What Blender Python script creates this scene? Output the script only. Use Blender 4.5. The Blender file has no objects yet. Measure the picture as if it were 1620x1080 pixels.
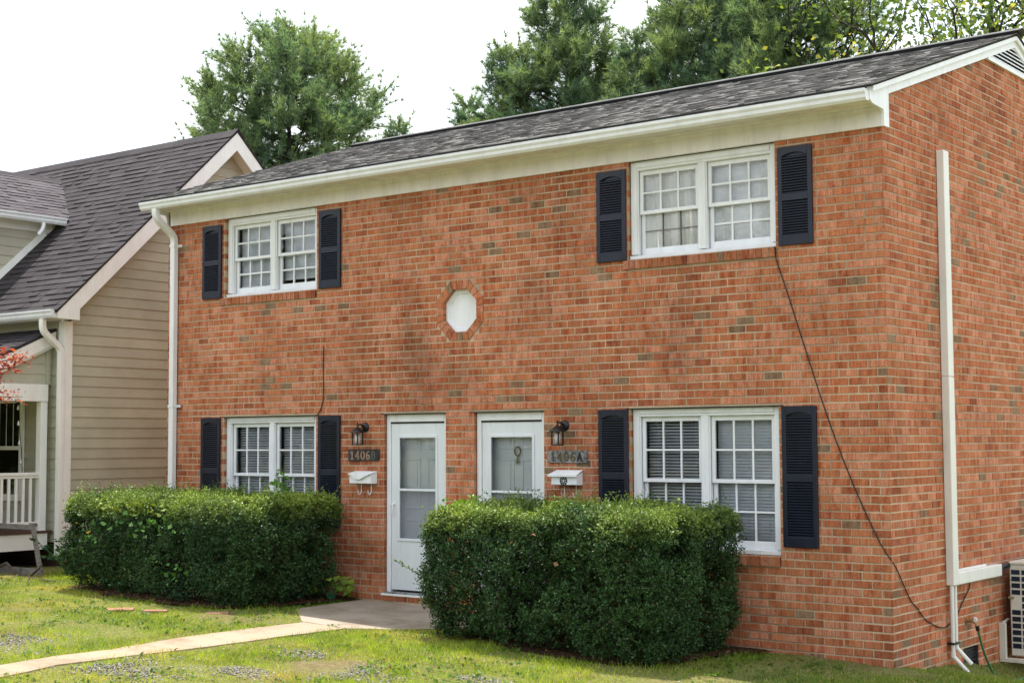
import bpy, math, random
import numpy as np
from mathutils import Matrix, Vector
random.seed(7); rng = np.random.default_rng(11)
scene = bpy.context.scene
COL = scene.collection

# ------------------------------------------------------------------ camera
def cam_axes(y, p, r):
    fwd = np.array([-math.sin(y)*math.cos(p), math.cos(y)*math.cos(p), math.sin(p)])
    right = np.cross(fwd, [0, 0, 1]); right /= np.linalg.norm(right)
    up = np.cross(right, fwd)
    return right*math.cos(r)+up*math.sin(r), up*math.cos(r)-right*math.sin(r), fwd
CAM_LOC = (5.82993, -13.44451, 1.78915)
R_, U_, F_ = cam_axes(0.656868, 0.0672492, -0.00485228)
cd = bpy.data.cameras.new('camera'); cam = bpy.data.objects.new('camera', cd); COL.objects.link(cam)
cam.matrix_world = Matrix(((R_[0], U_[0], -F_[0], CAM_LOC[0]), (R_[1], U_[1], -F_[1], CAM_LOC[1]),
                           (R_[2], U_[2], -F_[2], CAM_LOC[2]), (0, 0, 0, 1)))
cd.sensor_width = 36; cd.lens = 2351.1/1620*36; cd.clip_end = 2000
scene.camera = cam

# ------------------------------------------------------------------ sky, sun, exposure
SUN = Vector((-0.22, 0.215, 1.0)).normalized()
sun_el = math.asin(SUN.z); sun_rot = math.atan2(SUN.x, SUN.y)
world = bpy.data.worlds.new('World'); scene.world = world; world.use_nodes = True
wn, wl = world.node_tree.nodes, world.node_tree.links
wn.clear()
out = wn.new('ShaderNodeOutputWorld'); mixs = wn.new('ShaderNodeMixShader')
sky = wn.new('ShaderNodeTexSky'); sky.sky_type = 'NISHITA'; sky.sun_disc = False
sky.sun_elevation = sun_el; sky.sun_rotation = sun_rot; sky.air_density = 1.0; sky.dust_density = 2.0
bg1 = wn.new('ShaderNodeBackground'); bg1.inputs[1].default_value = 0.12
bg2 = wn.new('ShaderNodeBackground'); bg2.inputs[0].default_value = (0.92, 0.97, 1.0, 1); bg2.inputs[1].default_value = 0.9
tc = wn.new('ShaderNodeTexCoord'); mp = wn.new('ShaderNodeMapping'); mp.inputs['Scale'].default_value = (1, 1, 2.6)
nz = wn.new('ShaderNodeTexNoise'); nz.inputs['Scale'].default_value = 2.3; nz.inputs['Detail'].default_value = 8
nz.inputs['Roughness'].default_value = 0.55
cr = wn.new('ShaderNodeValToRGB'); cr.color_ramp.elements[0].position = 0.28; cr.color_ramp.elements[1].position = 0.50
wl.new(tc.outputs['Generated'], mp.inputs[0]); wl.new(mp.outputs[0], nz.inputs['Vector'])
wl.new(nz.outputs['Fac'], cr.inputs[0]); wl.new(cr.outputs[0], mixs.inputs[0])
wl.new(sky.outputs[0], bg1.inputs[0]); wl.new(bg1.outputs[0], mixs.inputs[1]); wl.new(bg2.outputs[0], mixs.inputs[2])
wl.new(mixs.outputs[0], out.inputs[0])
sd = bpy.data.lights.new('sun', 'SUN'); sd.energy = 3.7; sd.angle = math.radians(0.5); sd.color = (1, 0.95, 0.86)
so = bpy.data.objects.new('sun', sd); COL.objects.link(so)
so.rotation_euler = SUN.to_track_quat('Z', 'Y').to_euler(); so.location = (-20, 10, 40)
scene.view_settings.view_transform = 'Standard'; scene.view_settings.look = 'None'
scene.view_settings.gamma = 1; scene.view_settings.exposure = 1.1
scene.cycles.max_bounces = 8; scene.cycles.transparent_max_bounces = 12

# ------------------------------------------------------------------ materials
class NT:
    """small helper round a node tree"""
    def __init__(s, name):
        s.m = bpy.data.materials.new(name); s.m.use_nodes = True
        s.n = s.m.node_tree.nodes; s.l = s.m.node_tree.links
        s.b = s.n['Principled BSDF']; s.o = s.n['Material Output']
    def new(s, t, **kw):
        x = s.n.new(t)
        for k, v in kw.items(): setattr(x, k, v)
        return x
    def noise(s, scale, stretch=(1, 1, 1), detail=4, rough=0.6):
        tcn = s.new('ShaderNodeTexCoord'); mpn = s.new('ShaderNodeMapping'); mpn.inputs['Scale'].default_value = stretch
        n = s.new('ShaderNodeTexNoise'); n.inputs['Scale'].default_value = scale; n.inputs['Detail'].default_value = detail
        n.inputs['Roughness'].default_value = rough
        s.l.new(tcn.outputs['Object'], mpn.inputs[0]); s.l.new(mpn.outputs[0], n.inputs['Vector'])
        return n.outputs['Fac']
    def ramp(s, fac, *stops):
        r = s.new('ShaderNodeValToRGB'); e = r.color_ramp.elements
        while len(e) < len(stops): e.new(0.5)
        for el, (p, c) in zip(e, stops):
            el.position = p; el.color = (c, c, c, 1) if isinstance(c, (int, float)) else (*c, 1)
        s.l.new(fac, r.inputs[0]); return r.outputs[0]
    def mix(s, a, b, fac=1.0, mode='MULTIPLY'):
        m = s.new('ShaderNodeMix', data_type='RGBA', blend_type=mode)
        for sock, v in ((m.inputs[0], fac), (m.inputs[6], a), (m.inputs[7], b)):
            if hasattr(v, 'links') or isinstance(v, bpy.types.NodeSocket): s.l.new(v, sock)
            elif isinstance(v, (int, float)): sock.default_value = v
            else: sock.default_value = (*v, 1)
        return m.outputs[2]
    def attr(s, name='tint'):
        a = s.new('ShaderNodeAttribute'); a.attribute_name = name; return a.outputs['Color']
    def bump(s, h, strength=0.3, dist=0.01):
        b = s.new('ShaderNodeBump'); b.inputs['Strength'].default_value = strength; b.inputs['Distance'].default_value = dist
        s.l.new(h, b.inputs['Height']); s.l.new(b.outputs[0], s.b.inputs['Normal'])
    def set(s, color=None, rough=0.6, spec=0.5, metal=0):
        if color is not None:
            if isinstance(color, bpy.types.NodeSocket): s.l.new(color, s.b.inputs['Base Color'])
            else: s.b.inputs['Base Color'].default_value = (*color, 1)
        s.b.inputs['Roughness'].default_value = rough; s.b.inputs['Metallic'].default_value = metal
        s.b.inputs['Specular IOR Level'].default_value = spec
        return s.m

def paint(name, col, rough=0.5, dirt=0.12, scale=6, spec=0.4, stretch=(1, 1, 0.35)):
    t = NT(name)
    n = t.noise(scale, stretch, 6); f = t.noise(90, (1, 1, 1), 3)
    c = t.mix(col, t.ramp(n, (0.3, 1-dirt*2.2), (0.62, 1.0)), 1.0)
    c = t.mix(c, t.ramp(f, (0.2, 1-dirt*0.7), (0.6, 1.0)), 1.0)
    run = t.noise(1.0, (6, 6, 0.9), 6, 0.7); c = t.mix(c, t.ramp(run, (0.28, (1-dirt*2.2, 1-dirt*2.5, 1-dirt*3.0)), (0.46, (1, 1, 1))), 1.0)
    t.bump(f, 0.06, 0.004)
    return t.set(c, rough, spec)

M = {}
M['white'] = paint('white_paint', (0.82, 0.835, 0.87), 0.42, 0.05)
M['cream'] = paint('cream_paint', (0.81, 0.775, 0.765), 0.5, 0.07)
M['trim'] = paint('neighbour_trim_paint', (0.83, 0.825, 0.80), 0.5, 0.04)
M['door'] = paint('door_paint', (0.72, 0.76, 0.80), 0.35, 0.03)
M['navy'] = paint('navy_vinyl', (0.013, 0.016, 0.034), 0.36, 0.15, 12, 0.38)
M['black'] = paint('black_metal', (0.012, 0.010, 0.010), 0.4, 0.1, 20)
M['rubber'] = paint('black_cable', (0.012, 0.011, 0.011), 0.55, 0.1, 20)
M['metalwhite'] = paint('white_aluminium', (0.80, 0.81, 0.84), 0.35, 0.05)
M['pvc'] = paint('white_pvc', (0.76, 0.75, 0.72), 0.4, 0.05)
M['acbody'] = paint('ivory_metal', (0.66, 0.63, 0.57), 0.4, 0.06)
M['fins'] = paint('blue_fins', (0.006, 0.018, 0.045), 0.35, 0.2, 30)
M['greyboard'] = paint('grey_plank', (0.27, 0.245, 0.23), 0.85, 0.25, 9, 0.2, (1, 6, 6))
M['hose'] = paint('green_hose', (0.02, 0.14, 0.055), 0.4, 0.1, 20)
M['brass'] = NT('brass'); M['brass'] = M['brass'].set((0.28, 0.19, 0.09), 0.45, 0.5, 0.7)
M['dark'] = paint('dark_interior', (0.010, 0.010, 0.011), 0.9, 0.1)
M['room'] = paint('room_paint', (0.16, 0.15, 0.14), 0.9, 0.1)
M['blind'] = paint('blind_slat', (0.80, 0.83, 0.88), 0.5, 0.04)
M['curtain'] = paint('curtain_cloth', (0.88, 0.86, 0.83), 0.85, 0.10, 4, 0.1)
M['sheet'] = paint('window_film', (0.88, 0.88, 0.90), 0.6, 0.12, 3, 0.2, (1, 1, 2))
M['screen'] = paint('insect_screen', (0.13, 0.15, 0.18), 0.8, 0.03)
M['bark'] = paint('bark', (0.055, 0.042, 0.034), 0.9, 0.3, 14, 0.2, (3, 3, 0.4))
M['root'] = paint('vine_bark', (0.12, 0.095, 0.075), 0.9, 0.3, 14, 0.2)
M['lampglass'] = paint('frosted_glass', (0.62, 0.60, 0.60), 0.25, 0.05, 20)
M['ironplate'] = paint('weathered_plate', (0.055, 0.055, 0.058), 0.5, 0.4, 22, 0.4, (1, 1, 1))
M['greyplate'] = paint('silvery_plate', (0.33, 0.335, 0.35), 0.5, 0.4, 22, 0.4, (1, 1, 1))
M['paver'] = paint('pink_stone', (0.38, 0.20, 0.14), 0.9, 0.2, 14, 0.2)
M['straw'] = paint('dry_straw', (0.34, 0.29, 0.15), 0.8, 0.2, 20)

def stains(t, c):
    """weathering: damp, sooty runs with ragged outlines at fixed places of the facade"""
    rag = t.noise(5.0, (1, 1, 0.30), 8, 0.8)
    for (x, z, rx, rz, k) in ((-6.05, 2.85, 0.42, 1.0, 0.60), (-2.30, 2.95, 0.36, 0.9, 0.62), (-5.45, 2.55, 0.5, 0.5, 0.72), (-4.2, 3.35, 0.35, 0.45, 0.74), (-3.6, 4.0, 0.35, 0.8, 0.76), (-7.0, 0.35, 0.9, 0.42, 0.66), (-0.5, 3.2, 0.4, 0.6, 0.8)):
        tcn = t.new('ShaderNodeTexCoord'); a = t.new('ShaderNodeVectorMath', operation='SUBTRACT'); a.inputs[1].default_value = (x+5.3, -3.75, z+0.2)
        m = t.new('ShaderNodeVectorMath', operation='MULTIPLY'); m.inputs[1].default_value = (1/rx, 1.5, 1/rz)
        l = t.new('ShaderNodeVectorMath', operation='LENGTH'); ad = t.new('ShaderNodeMath', operation='MULTIPLY_ADD'); ad.inputs[1].default_value = 2.6
        t.l.new(tcn.outputs['Object'], a.inputs[0]); t.l.new(a.outputs[0], m.inputs[0]); t.l.new(m.outputs[0], l.inputs[0])
        t.l.new(rag, ad.inputs[0]); t.l.new(l.outputs['Value'], ad.inputs[2])
        mr = t.new('ShaderNodeMapRange'); mr.inputs['From Min'].default_value = 1.45; mr.inputs['From Max'].default_value = 2.25; mr.inputs['To Min'].default_value = min(1, k+0.08); mr.inputs['To Max'].default_value = 1.0
        t.l.new(ad.outputs[0], mr.inputs['Value']); c = t.mix(c, mr.outputs[0], 1.0)
    return c
def brick_mat():
    t = NT('brick')
    c = t.attr()
    streak = t.noise(1.0, (75, 75, 7), 3, 0.7)
    fine = t.noise(95, (1, 1, 1), 6, 0.75)
    band = t.noise(1.0, (15, 15, 4.5), 2, 0.5)
    c = t.mix(c, t.ramp(band, (0.34, (0.80, 0.60, 0.52)), (0.47, (1, 1, 1)), (0.62, (1.04, 1.10, 1.12))), 1.0)
    pit = t.noise(38, (1, 1, 1.6), 3, 0.6)
    stain = t.noise(0.9, (1, 1, 0.5), 6, 0.65)
    c = t.mix(c, t.ramp(streak, (0.30, 0.60), (0.5, 1.0), (0.70, 1.25)), 1.0)
    c = t.mix(c, t.ramp(fine, (0.28, 0.50), (0.52, 1.05), (0.75, 1.2)), 1.0)
    c = t.mix(c, t.ramp(pit, (0.29, (0.45, 0.42, 0.42)), (0.38, (1, 1, 1))), 1.0)
    c = t.mix(c, t.ramp(stain, (0.32, (0.72, 0.70, 0.68)), (0.50, (1, 1, 1)), (0.72, (1.12, 1.14, 1.16))), 1.0)
    c = stains(t, c)
    t.bump(t.mix(streak, fine, 0.5, 'MIX'), 0.6, 0.008)
    return t.set(c, 0.9, 0.2)
def mortar_mat():
    t = NT('mortar')
    fine = t.noise(70, (1, 1, 1), 5); big = t.noise(1.1, (1, 1, 1), 5)
    c = t.mix((0.52, 0.405, 0.285), t.ramp(fine, (0.3, 0.72), (0.65, 1.1)), 1.0)
    c = t.mix(c, t.ramp(big, (0.35, 0.66), (0.6, 1.08)), 1.0)
    c = stains(t, c)
    t.bump(fine, 0.4, 0.004)
    return t.set(c, 0.95, 0.1)
def tint_mat(name, rough=0.9, grain=160, lo=0.55, hi=1.25, spec=0.2, bump=0.5):
    t = NT(name); f = t.noise(grain, (1, 1, 1), 4, 0.7); b = t.noise(1.3, (1, 1, 1), 4)
    c = t.mix(t.attr(), t.ramp(f, (0.3, lo), (0.7, hi)), 1.0)
    c = t.mix(c, t.ramp(b, (0.3, 0.85), (0.7, 1.1)), 1.0)
    t.bump(f, bump, 0.004)
    return t.set(c, rough, spec)
def leaf_mat(name, rough=0.45, trans=0.3, spec=0.4):
    t = NT(name); c = t.attr()
    t.set(c, rough, spec)
    tr = t.new('ShaderNodeBsdfTranslucent'); mx = t.new('ShaderNodeMixShader'); mx.inputs[0].default_value = trans
    c2 = t.mix(c, (1.25, 1.15, 0.5), 1.0); t.l.new(c2, tr.inputs[0])
    t.l.new(t.b.outputs[0], mx.inputs[1]); t.l.new(tr.outputs[0], mx.inputs[2]); t.l.new(mx.outputs[0], t.o.inputs[0])
    return t.m
def glass_mat(name, tint=(0.93, 0.95, 0.97), refl=1.0, ripple=0.03):
    t = NT(name); t.n.remove(t.b)
    tr = t.new('ShaderNodeBsdfTransparent'); tr.inputs[0].default_value = (*tint, 1)
    gl = t.new('ShaderNodeBsdfGlossy'); gl.inputs['Roughness'].default_value = 0.02; gl.inputs[0].default_value = (refl, refl, refl, 1)
    fr = t.new('ShaderNodeFresnel'); fr.inputs[0].default_value = 1.5
    mx = t.new('ShaderNodeMixShader')
    h = t.noise(3.0, (1, 1, 1), 2); b = t.new('ShaderNodeBump'); b.inputs['Strength'].default_value = ripple; b.inputs['Distance'].default_value = 0.05
    t.l.new(h, b.inputs['Height']); t.l.new(b.outputs[0], gl.inputs['Normal'])
    t.l.new(fr.outputs[0], mx.inputs[0]); t.l.new(tr.outputs[0], mx.inputs[1]); t.l.new(gl.outputs[0], mx.inputs[2])
    t.l.new(mx.outputs[0], t.o.inputs[0]); return t.m
M['brick'] = brick_mat(); M['mortar'] = mortar_mat()
M['shingle'] = tint_mat('asphalt_shingle', 0.92, 220, 0.6, 1.3)
M['siding'] = tint_mat('painted_siding', 0.62, 40, 0.93, 1.05, 0.35, 0.15)
M['leaf'] = leaf_mat('hedge_leaf', 0.48, 0.22, 0.3)
M['pine'] = leaf_mat('pine_needle', 0.5, 0.5, 0.3)
M['tleaf'] = leaf_mat('tree_leaf', 0.45, 0.5, 0.3)
M['grass'] = leaf_mat('grass_blade', 0.55, 0.45, 0.2)
M['glass'] = glass_mat('window_glass')
M['gravel'] = tint_mat('gravel_stone', 0.9, 60)
def concrete_mat(name, col):
    t = NT(name); f = t.noise(120, (1, 1, 1), 5, 0.7); b = t.noise(1.6, (1, 1, 1), 6, 0.7)
    c = t.mix(col, t.ramp(f, (0.3, 0.78), (0.65, 1.1)), 1.0)
    c = t.mix(c, t.ramp(b, (0.33, (0.66, 0.62, 0.56)), (0.55, (1, 1, 1))), 1.0)
    t.bump(f, 0.35, 0.004); return t.set(c, 0.92, 0.15)
M['slab'] = concrete_mat('porch_concrete', (0.34, 0.285, 0.235))
M['path'] = concrete_mat('walk_concrete', (0.36, 0.275, 0.205))
def ground_mat():
    t = NT('lawn_soil'); f = t.noise(26, (1, 1, 1), 6, 0.75); b = t.noise(0.7, (1, 1, 1), 5, 0.6)
    g = t.ramp(f, (0.3, (0.05, 0.055, 0.016)), (0.5, (0.13, 0.14, 0.035)), (0.72, (0.26, 0.23, 0.10)))
    s = t.ramp(f, (0.3, (0.075, 0.048, 0.030)), (0.7, (0.24, 0.17, 0.11)))
    c = t.mix(g, s, t.ramp(b, (0.50, 0.0), (0.66, 0.7)), 'MIX')
    t.bump(f, 0.6, 0.02); return t.set(c, 0.95, 0.1)
M['ground'] = ground_mat()
M['drive'] = concrete_mat('gravel_drive', (0.30, 0.285, 0.27))
def mulch_mat():
    t = NT('mulch'); f = t.noise(45, (1, 1, 1), 6, 0.8)
    c = t.ramp(f, (0.3, (0.018, 0.011, 0.008)), (0.55, (0.075, 0.042, 0.028)), (0.75, (0.20, 0.13, 0.085)))
    t.bump(f, 0.9, 0.03); return t.set(c, 0.95, 0.1)
M['mulch'] = mulch_mat()

# ------------------------------------------------------------------ mesh helpers
class MB:
    def __init__(s): s.v = []; s.f = []; s.t = []; s.mi = []
    def face(s, pts, tint=(1, 1, 1), mi=0):
        k = len(s.v); s.v.extend(tuple(p) for p in pts); s.f.append(list(range(k, k+len(pts)))); s.t.append(tint); s.mi.append(mi)
    def hexa(s, p, tint=(1, 1, 1), mi=0):
        """p: 8 corners, bottom 0-3 counter-clockwise, top 4-7"""
        k = len(s.v); s.v.extend(tuple(q) for q in p)
        for q in ((3, 2, 1, 0), (4, 5, 6, 7), (0, 1, 5, 4), (1, 2, 6, 5), (2, 3, 7, 6), (3, 0, 4, 7)):
            s.f.append([k+i for i in q]); s.t.append(tint); s.mi.append(mi)
    def box(s, x0, x1, y0, y1, z0, z1, tint=(1, 1, 1), mi=0, bev=0.0):
        if x0 > x1: x0, x1 = x1, x0
        if y0 > y1: y0, y1 = y1, y0
        if z0 > z1: z0, z1 = z1, z0
        if bev <= 0 or min(x1-x0, y1-y0, z1-z0) < 2.5*bev:
            s.hexa([(x0, y0, z0), (x1, y0, z0), (x1, y1, z0), (x0, y1, z0), (x0, y0, z1), (x1, y0, z1), (x1, y1, z1), (x0, y1, z1)], tint, mi); return
        # chamfered box: 24 verts
        k = len(s.v); b = bev; X = (x0, x1); Y = (y0, y1); Z = (z0, z1); idx = {}
        for i in (0, 1):
            for j in (0, 1):
                for l in (0, 1):
                    for ax in range(3):
                        p = [X[i], Y[j], Z[l]]
                        for a2 in range(3):
                            if a2 != ax: p[a2] += b if (i, j, l)[a2] == 0 else -b
                        idx[(i, j, l, ax)] = len(s.v); s.v.append(tuple(p))
        def add(q): s.f.append(q); s.t.append(tint); s.mi.append(mi)
        for ax in range(3):
            o1, o2 = [a for a in range(3) if a != ax]
            for sd_ in (0, 1):
                q = []
                for a, c in ((0, 0), (1, 0), (1, 1), (0, 1)):
                    ijk = [0, 0, 0]; ijk[ax] = sd_; ijk[o1] = a; ijk[o2] = c; q.append(idx[(*ijk, ax)])
                flip = (sd_ == 0) != (ax == 1)
                add(q[::-1] if flip else q)
        for ax in range(3):   # edge along ax
            o1, o2 = [a for a in range(3) if a != ax]
            for a in (0, 1):
                for c in (0, 1):
                    e = []
                    for en in (0, 1):
                        ijk = [0, 0, 0]; ijk[ax] = en; ijk[o1] = a; ijk[o2] = c
                        e.append(tuple(ijk))
                    add([idx[(*e[0], o1)], idx[(*e[1], o1)], idx[(*e[1], o2)], idx[(*e[0], o2)]])
        for i in (0, 1):
            for j in (0, 1):
                for l in (0, 1): add([idx[(i, j, l, 0)], idx[(i, j, l, 1)], idx[(i, j, l, 2)]])
    def prism(s, poly, axis, a0, a1, tint=(1, 1, 1), mi=0):
        """poly of 2-tuples in the two other axes (in x,y,z order), extruded a0..a1 along axis"""
        def P(q, a):
            if axis == 0: return (a, q[0], q[1])
            if axis == 1: return (q[0], a, q[1])
            return (q[0], q[1], a)
        n = len(poly); k = len(s.v)
        s.v.extend(P(q, a0) for q in poly); s.v.extend(P(q, a1) for q in poly)
        s.f.append([k+i for i in range(n)]); s.f.append([k+n+i for i in reversed(range(n))])
        for i in range(n):
            j = (i+1) % n; s.f.append([k+j, k+i, k+n+i, k+n+j])
        s.t.extend([tint]*(n+2)); s.mi.extend([mi]*(n+2))
    def tube(s, pts, r, seg=8, tint=(1, 1, 1), mi=0, cap=True, section=None):
        """round tube (r number or per-point list) or a swept section (list of (a,b))"""
        pts = [Vector(p) for p in pts]; n = len(pts); rings = []
        up = Vector((0, 0, 1)); t0 = (pts[1]-pts[0]).normalized()
        if abs(t0.dot(up)) > 0.95: up = Vector((0, -1, 0))
        for i, p in enumerate(pts):
            t = ((pts[min(i+1, n-1)]-pts[i]).normalized()+(pts[i]-pts[max(i-1, 0)]).normalized())
            t = t.normalized() if t.length > 1e-6 else t0
            a = t.cross(up)
            if a.length < 1e-4: a = t.cross(Vector((1, 0, 0)))
            a.normalize(); b = a.cross(t).normalized(); up = b
            rr = r[i] if isinstance(r, (list, tuple)) else r
            sec = section or [(math.cos(2*math.pi*k/seg)*rr, math.sin(2*math.pi*k/seg)*rr) for k in range(seg)]
            k0 = len(s.v); s.v.extend(tuple(p+a*u+b*w) for u, w in sec); rings.append((k0, len(sec)))
        for (a, m), (b, _) in zip(rings, rings[1:]):
            for k in range(m):
                q = (k+1) % m; s.f.append([a+k, a+q, b+q, b+k]); s.t.append(tint); s.mi.append(mi)
        if cap:
            a, m = rings[0]; s.f.append([a+k for k in reversed(range(m))]); b, m = rings[-1]; s.f.append([b+k for k in range(m)])
            s.t.extend([tint]*2); s.mi.extend([mi]*2)
    def lathe(s, prof, c, axis=2, seg=20, tint=(1, 1, 1), mi=0):
        k = len(s.v); n = len(prof)
        for i in range(seg):
            a = 2*math.pi*i/seg
            for r, h in prof:
                u, w = r*math.cos(a), r*math.sin(a)
                d = (u, w, h) if axis == 2 else ((u, h, w) if axis == 1 else (h, u, w))
                s.v.append((c[0]+d[0], c[1]+d[1], c[2]+d[2]))
        for i in range(seg):
            j = (i+1) % seg
            for q in range(n-1):
                s.f.append([k+i*n+q, k+j*n+q, k+j*n+q+1, k+i*n+q+1]); s.t.append(tint); s.mi.append(mi)
    def build(s, name, mat, parent=None, smooth=False):
        off = root_of(parent) if parent else (0, 0, 0)
        me = bpy.data.meshes.new(name)
        me.from_pydata([(x-off[0], y-off[1], z-off[2]) for x, y, z in s.v], [], s.f)
        for m in (mat if isinstance(mat, (list, tuple)) else [mat]): me.materials.append(m)
        a = me.attributes.new('tint', 'FLOAT_COLOR', 'FACE')
        arr = np.ones((len(s.f), 4), np.float32); arr[:, :3] = np.array(s.t, np.float32).reshape(-1, 3)
        a.data.foreach_set('color', arr.ravel())
        me.polygons.foreach_set('material_index', np.array(s.mi, np.int32))
        if smooth: me.polygons.foreach_set('use_smooth', np.ones(len(s.f), bool))
        me.update()
        o = bpy.data.objects.new(name, me); COL.objects.link(o)
        if parent: o.parent = parent
        return o
ROOT = {}
def root_of(p):
    while p.parent: p = p.parent
    return ROOT.get(p.name, (0, 0, 0))
def thing(name, loc, label, cat, group=None):
    o = bpy.data.objects.new(name, None); COL.objects.link(o); o.location = loc; o.empty_display_size = 0.3
    ROOT[o.name] = tuple(loc); return tag(o, label, cat, group)
def tag(o, label, cat, group=None):
    o['label'] = label; o['category'] = cat
    if group: o['group'] = group
    return o
def fast_mesh(name, verts, nper, tint, mat, parent=None, tint_per=None):
    """verts (N*nper,3): N separate polygons of nper corners, tint (N,3)"""
    off = np.array(root_of(parent) if parent else (0, 0, 0)); N = len(verts)//nper
    me = bpy.data.meshes.new(name); me.vertices.add(len(verts)); me.loops.add(len(verts)); me.polygons.add(N)
    me.vertices.foreach_set('co', (verts-off).astype(np.float32).ravel())
    me.loops.foreach_set('vertex_index', np.arange(len(verts), dtype=np.int32))
    me.polygons.foreach_set('loop_start', np.arange(0, len(verts), nper, dtype=np.int32))
    me.update(calc_edges=True)
    a = me.attributes.new('tint', 'FLOAT_COLOR', 'FACE'); arr = np.ones((N, 4), np.float32); arr[:, :3] = tint
    a.data.foreach_set('color', arr.ravel()); me.materials.append(mat); me.validate()
    o = bpy.data.objects.new(name, me); COL.objects.link(o)
    if parent: o.parent = parent
    return o
def unit(a): return a/np.maximum(np.linalg.norm(a, axis=-1, keepdims=True), 1e-9)
def vnoise(p, s, seed=0):
    """cheap smooth value noise, p (N,3)"""
    r = np.random.default_rng(seed); T = r.random((32, 32, 32)); q = p*s+100.0
    i = np.floor(q).astype(int); f = q-i; f = f*f*(3-2*f); o = 0
    for dx in (0, 1):
        for dy in (0, 1):
            for dz in (0, 1):
                w = (f[:, 0] if dx else 1-f[:, 0])*(f[:, 1] if dy else 1-f[:, 1])*(f[:, 2] if dz else 1-f[:, 2])
                o = o+w*T[(i[:, 0]+dx) % 32, (i[:, 1]+dy) % 32, (i[:, 2]+dz) % 32]
    return o
def leaves(pos, axis, ln, wd, tint, nrm=None, fold=0.25):
    """diamond leaf quads: base pos, along axis"""
    n = len(pos); a = unit(axis)
    r = rng.normal(size=(n, 3)) if nrm is None else nrm+0.6*rng.normal(size=(n, 3))
    b = unit(np.cross(a, r)); c = np.cross(a, b)
    ln = np.broadcast_to(ln, n)[:, None]; wd = np.broadcast_to(wd, n)[:, None]
    v = np.empty((n, 4, 3)); v[:, 0] = pos; v[:, 1] = pos+a*ln*0.45+b*wd*0.5+c*wd*fold
    v[:, 2] = pos+a*ln; v[:, 3] = pos+a*ln*0.45-b*wd*0.5+c*wd*fold
    return v.reshape(-1, 3)

# ------------------------------------------------------------------ ground
def gz(x, y):
    x = np.asarray(x, float); y = np.asarray(y, float)
    z = np.where(x > -6.5, -0.14-0.034*(np.minimum(x, 1.5)+6.5), -0.14-0.02*(np.maximum(x, -11.5)+6.5))
    s = np.clip(x+0.6, 0, 1)
    z = z-s*0.165*np.clip(y, 0, 5)
    return z
def structure(o): o['kind'] = 'structure'; return o
xs = np.unique(np.concatenate([[-400, -200, -100, -60, -40, -30, -25], np.linspace(-20, 8, 225), [10, 14, 20, 30, 50, 100, 200, 400]]))
ys = np.unique(np.concatenate([[-300, -150, -80, -40, -25], np.linspace(-18, 6, 193), [8, 11, 15, 20, 30, 50, 100, 200, 400]]))
XX, YY = np.meshgrid(xs, ys, indexing='ij'); ZZ = gz(XX, YY)
P = np.stack([XX, YY, 0*XX], -1).reshape(-1, 3)
near = ((np.abs(XX+5) < 14) & (YY < 5) & (YY > -16)).ravel()
onpath = ((P[:, 0] > -6.3) & (P[:, 0] < -5.0) & (P[:, 1] < -1.6) & (P[:, 1] > -9.6)) | ((P[:, 0] > -7) & (P[:, 0] < -3.7) & (P[:, 1] < 0.3) & (P[:, 1] > -2.1))
ZZ = ZZ.ravel()-0.004+np.where(near & ~onpath, (vnoise(P, 1.3, 3)-0.5)*0.04+(vnoise(P, 4.5, 4)-0.5)*0.015, 0)
V = np.column_stack([P[:, :2], ZZ]); nx, ny = len(xs), len(ys)
ii, jj = np.meshgrid(np.arange(nx-1), np.arange(ny-1), indexing='ij'); q = (ii*ny+jj).ravel()
me = bpy.data.meshes.new('ground'); me.from_pydata(V.tolist(), [], np.stack([q, q+ny, q+ny+1, q+1], 1).tolist()); me.materials.append(M['ground'])
me.polygons.foreach_set('use_smooth', np.ones(len(me.polygons), bool))
structure_o = bpy.data.objects.new('ground', me); COL.objects.link(structure_o); structure(structure_o)

def gsheet(name, poly, mat, lift, thick=0.0, step=0.25, jitter=0.0):
    """flat sheet over the ground from a polygon outline (densified); with thick > 0 a slab with sides"""
    pts = []
    for (a, b), (c, d) in zip(poly, poly[1:]+poly[:1]):
        n = max(1, int(math.hypot(c-a, d-b)/step))
        for k in range(n):
            t = k/n; pts.append((a+(c-a)*t+random.uniform(-jitter, jitter), b+(d-b)*t+random.uniform(-jitter, jitter)))
    mb = MB(); top = [(x, y, float(gz(x, y))+lift) for x, y in pts]; n = len(pts)
    mb.v = list(top); mb.f = [list(range(n))]; mb.t = [(1, 1, 1)]; mb.mi = [0]
    if thick:
        mb.v += [(x, y, z-thick) for x, y, z in top]
        for i in range(n):
            j = (i+1) % n; mb.f.append([i, n+i, n+j, j]); mb.t.append((1, 1, 1)); mb.mi.append(0)
    o = mb.build(name, mat); structure(o); return o
SLAB = [(-6.85, -0.005), (-6.8, -1.2), (-6.0, -1.88), (-5.3, -1.9), (-4.85, -1.55), (-4.45, -1.0), (-3.9, -0.7), (-3.9, -0.005)]
gsheet('porch_slab', SLAB, M['slab'], 0.005, 0.10)
PATH = [(-5.92, -1.93), (-6.0, -2.76), (-5.99, -3.5), (-5.95, -4.0), (-5.88, -4.5), (-5.93, -5.1), (-5.87, -5.7), (-5.88, -6.4), (-5.9, -9.5), (-5.3, -9.5),
        (-5.35, -6.6), (-5.36, -6.0), (-5.42, -5.75), (-5.52, -5.35), (-5.50, -5.0), (-5.46, -4.45), (-5.38, -3.75), (-5.36, -3.0), (-5.3, -1.93)]
gsheet('path', PATH, M['path'], 0.010, 0.05, 0.12, 0.012)
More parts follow.
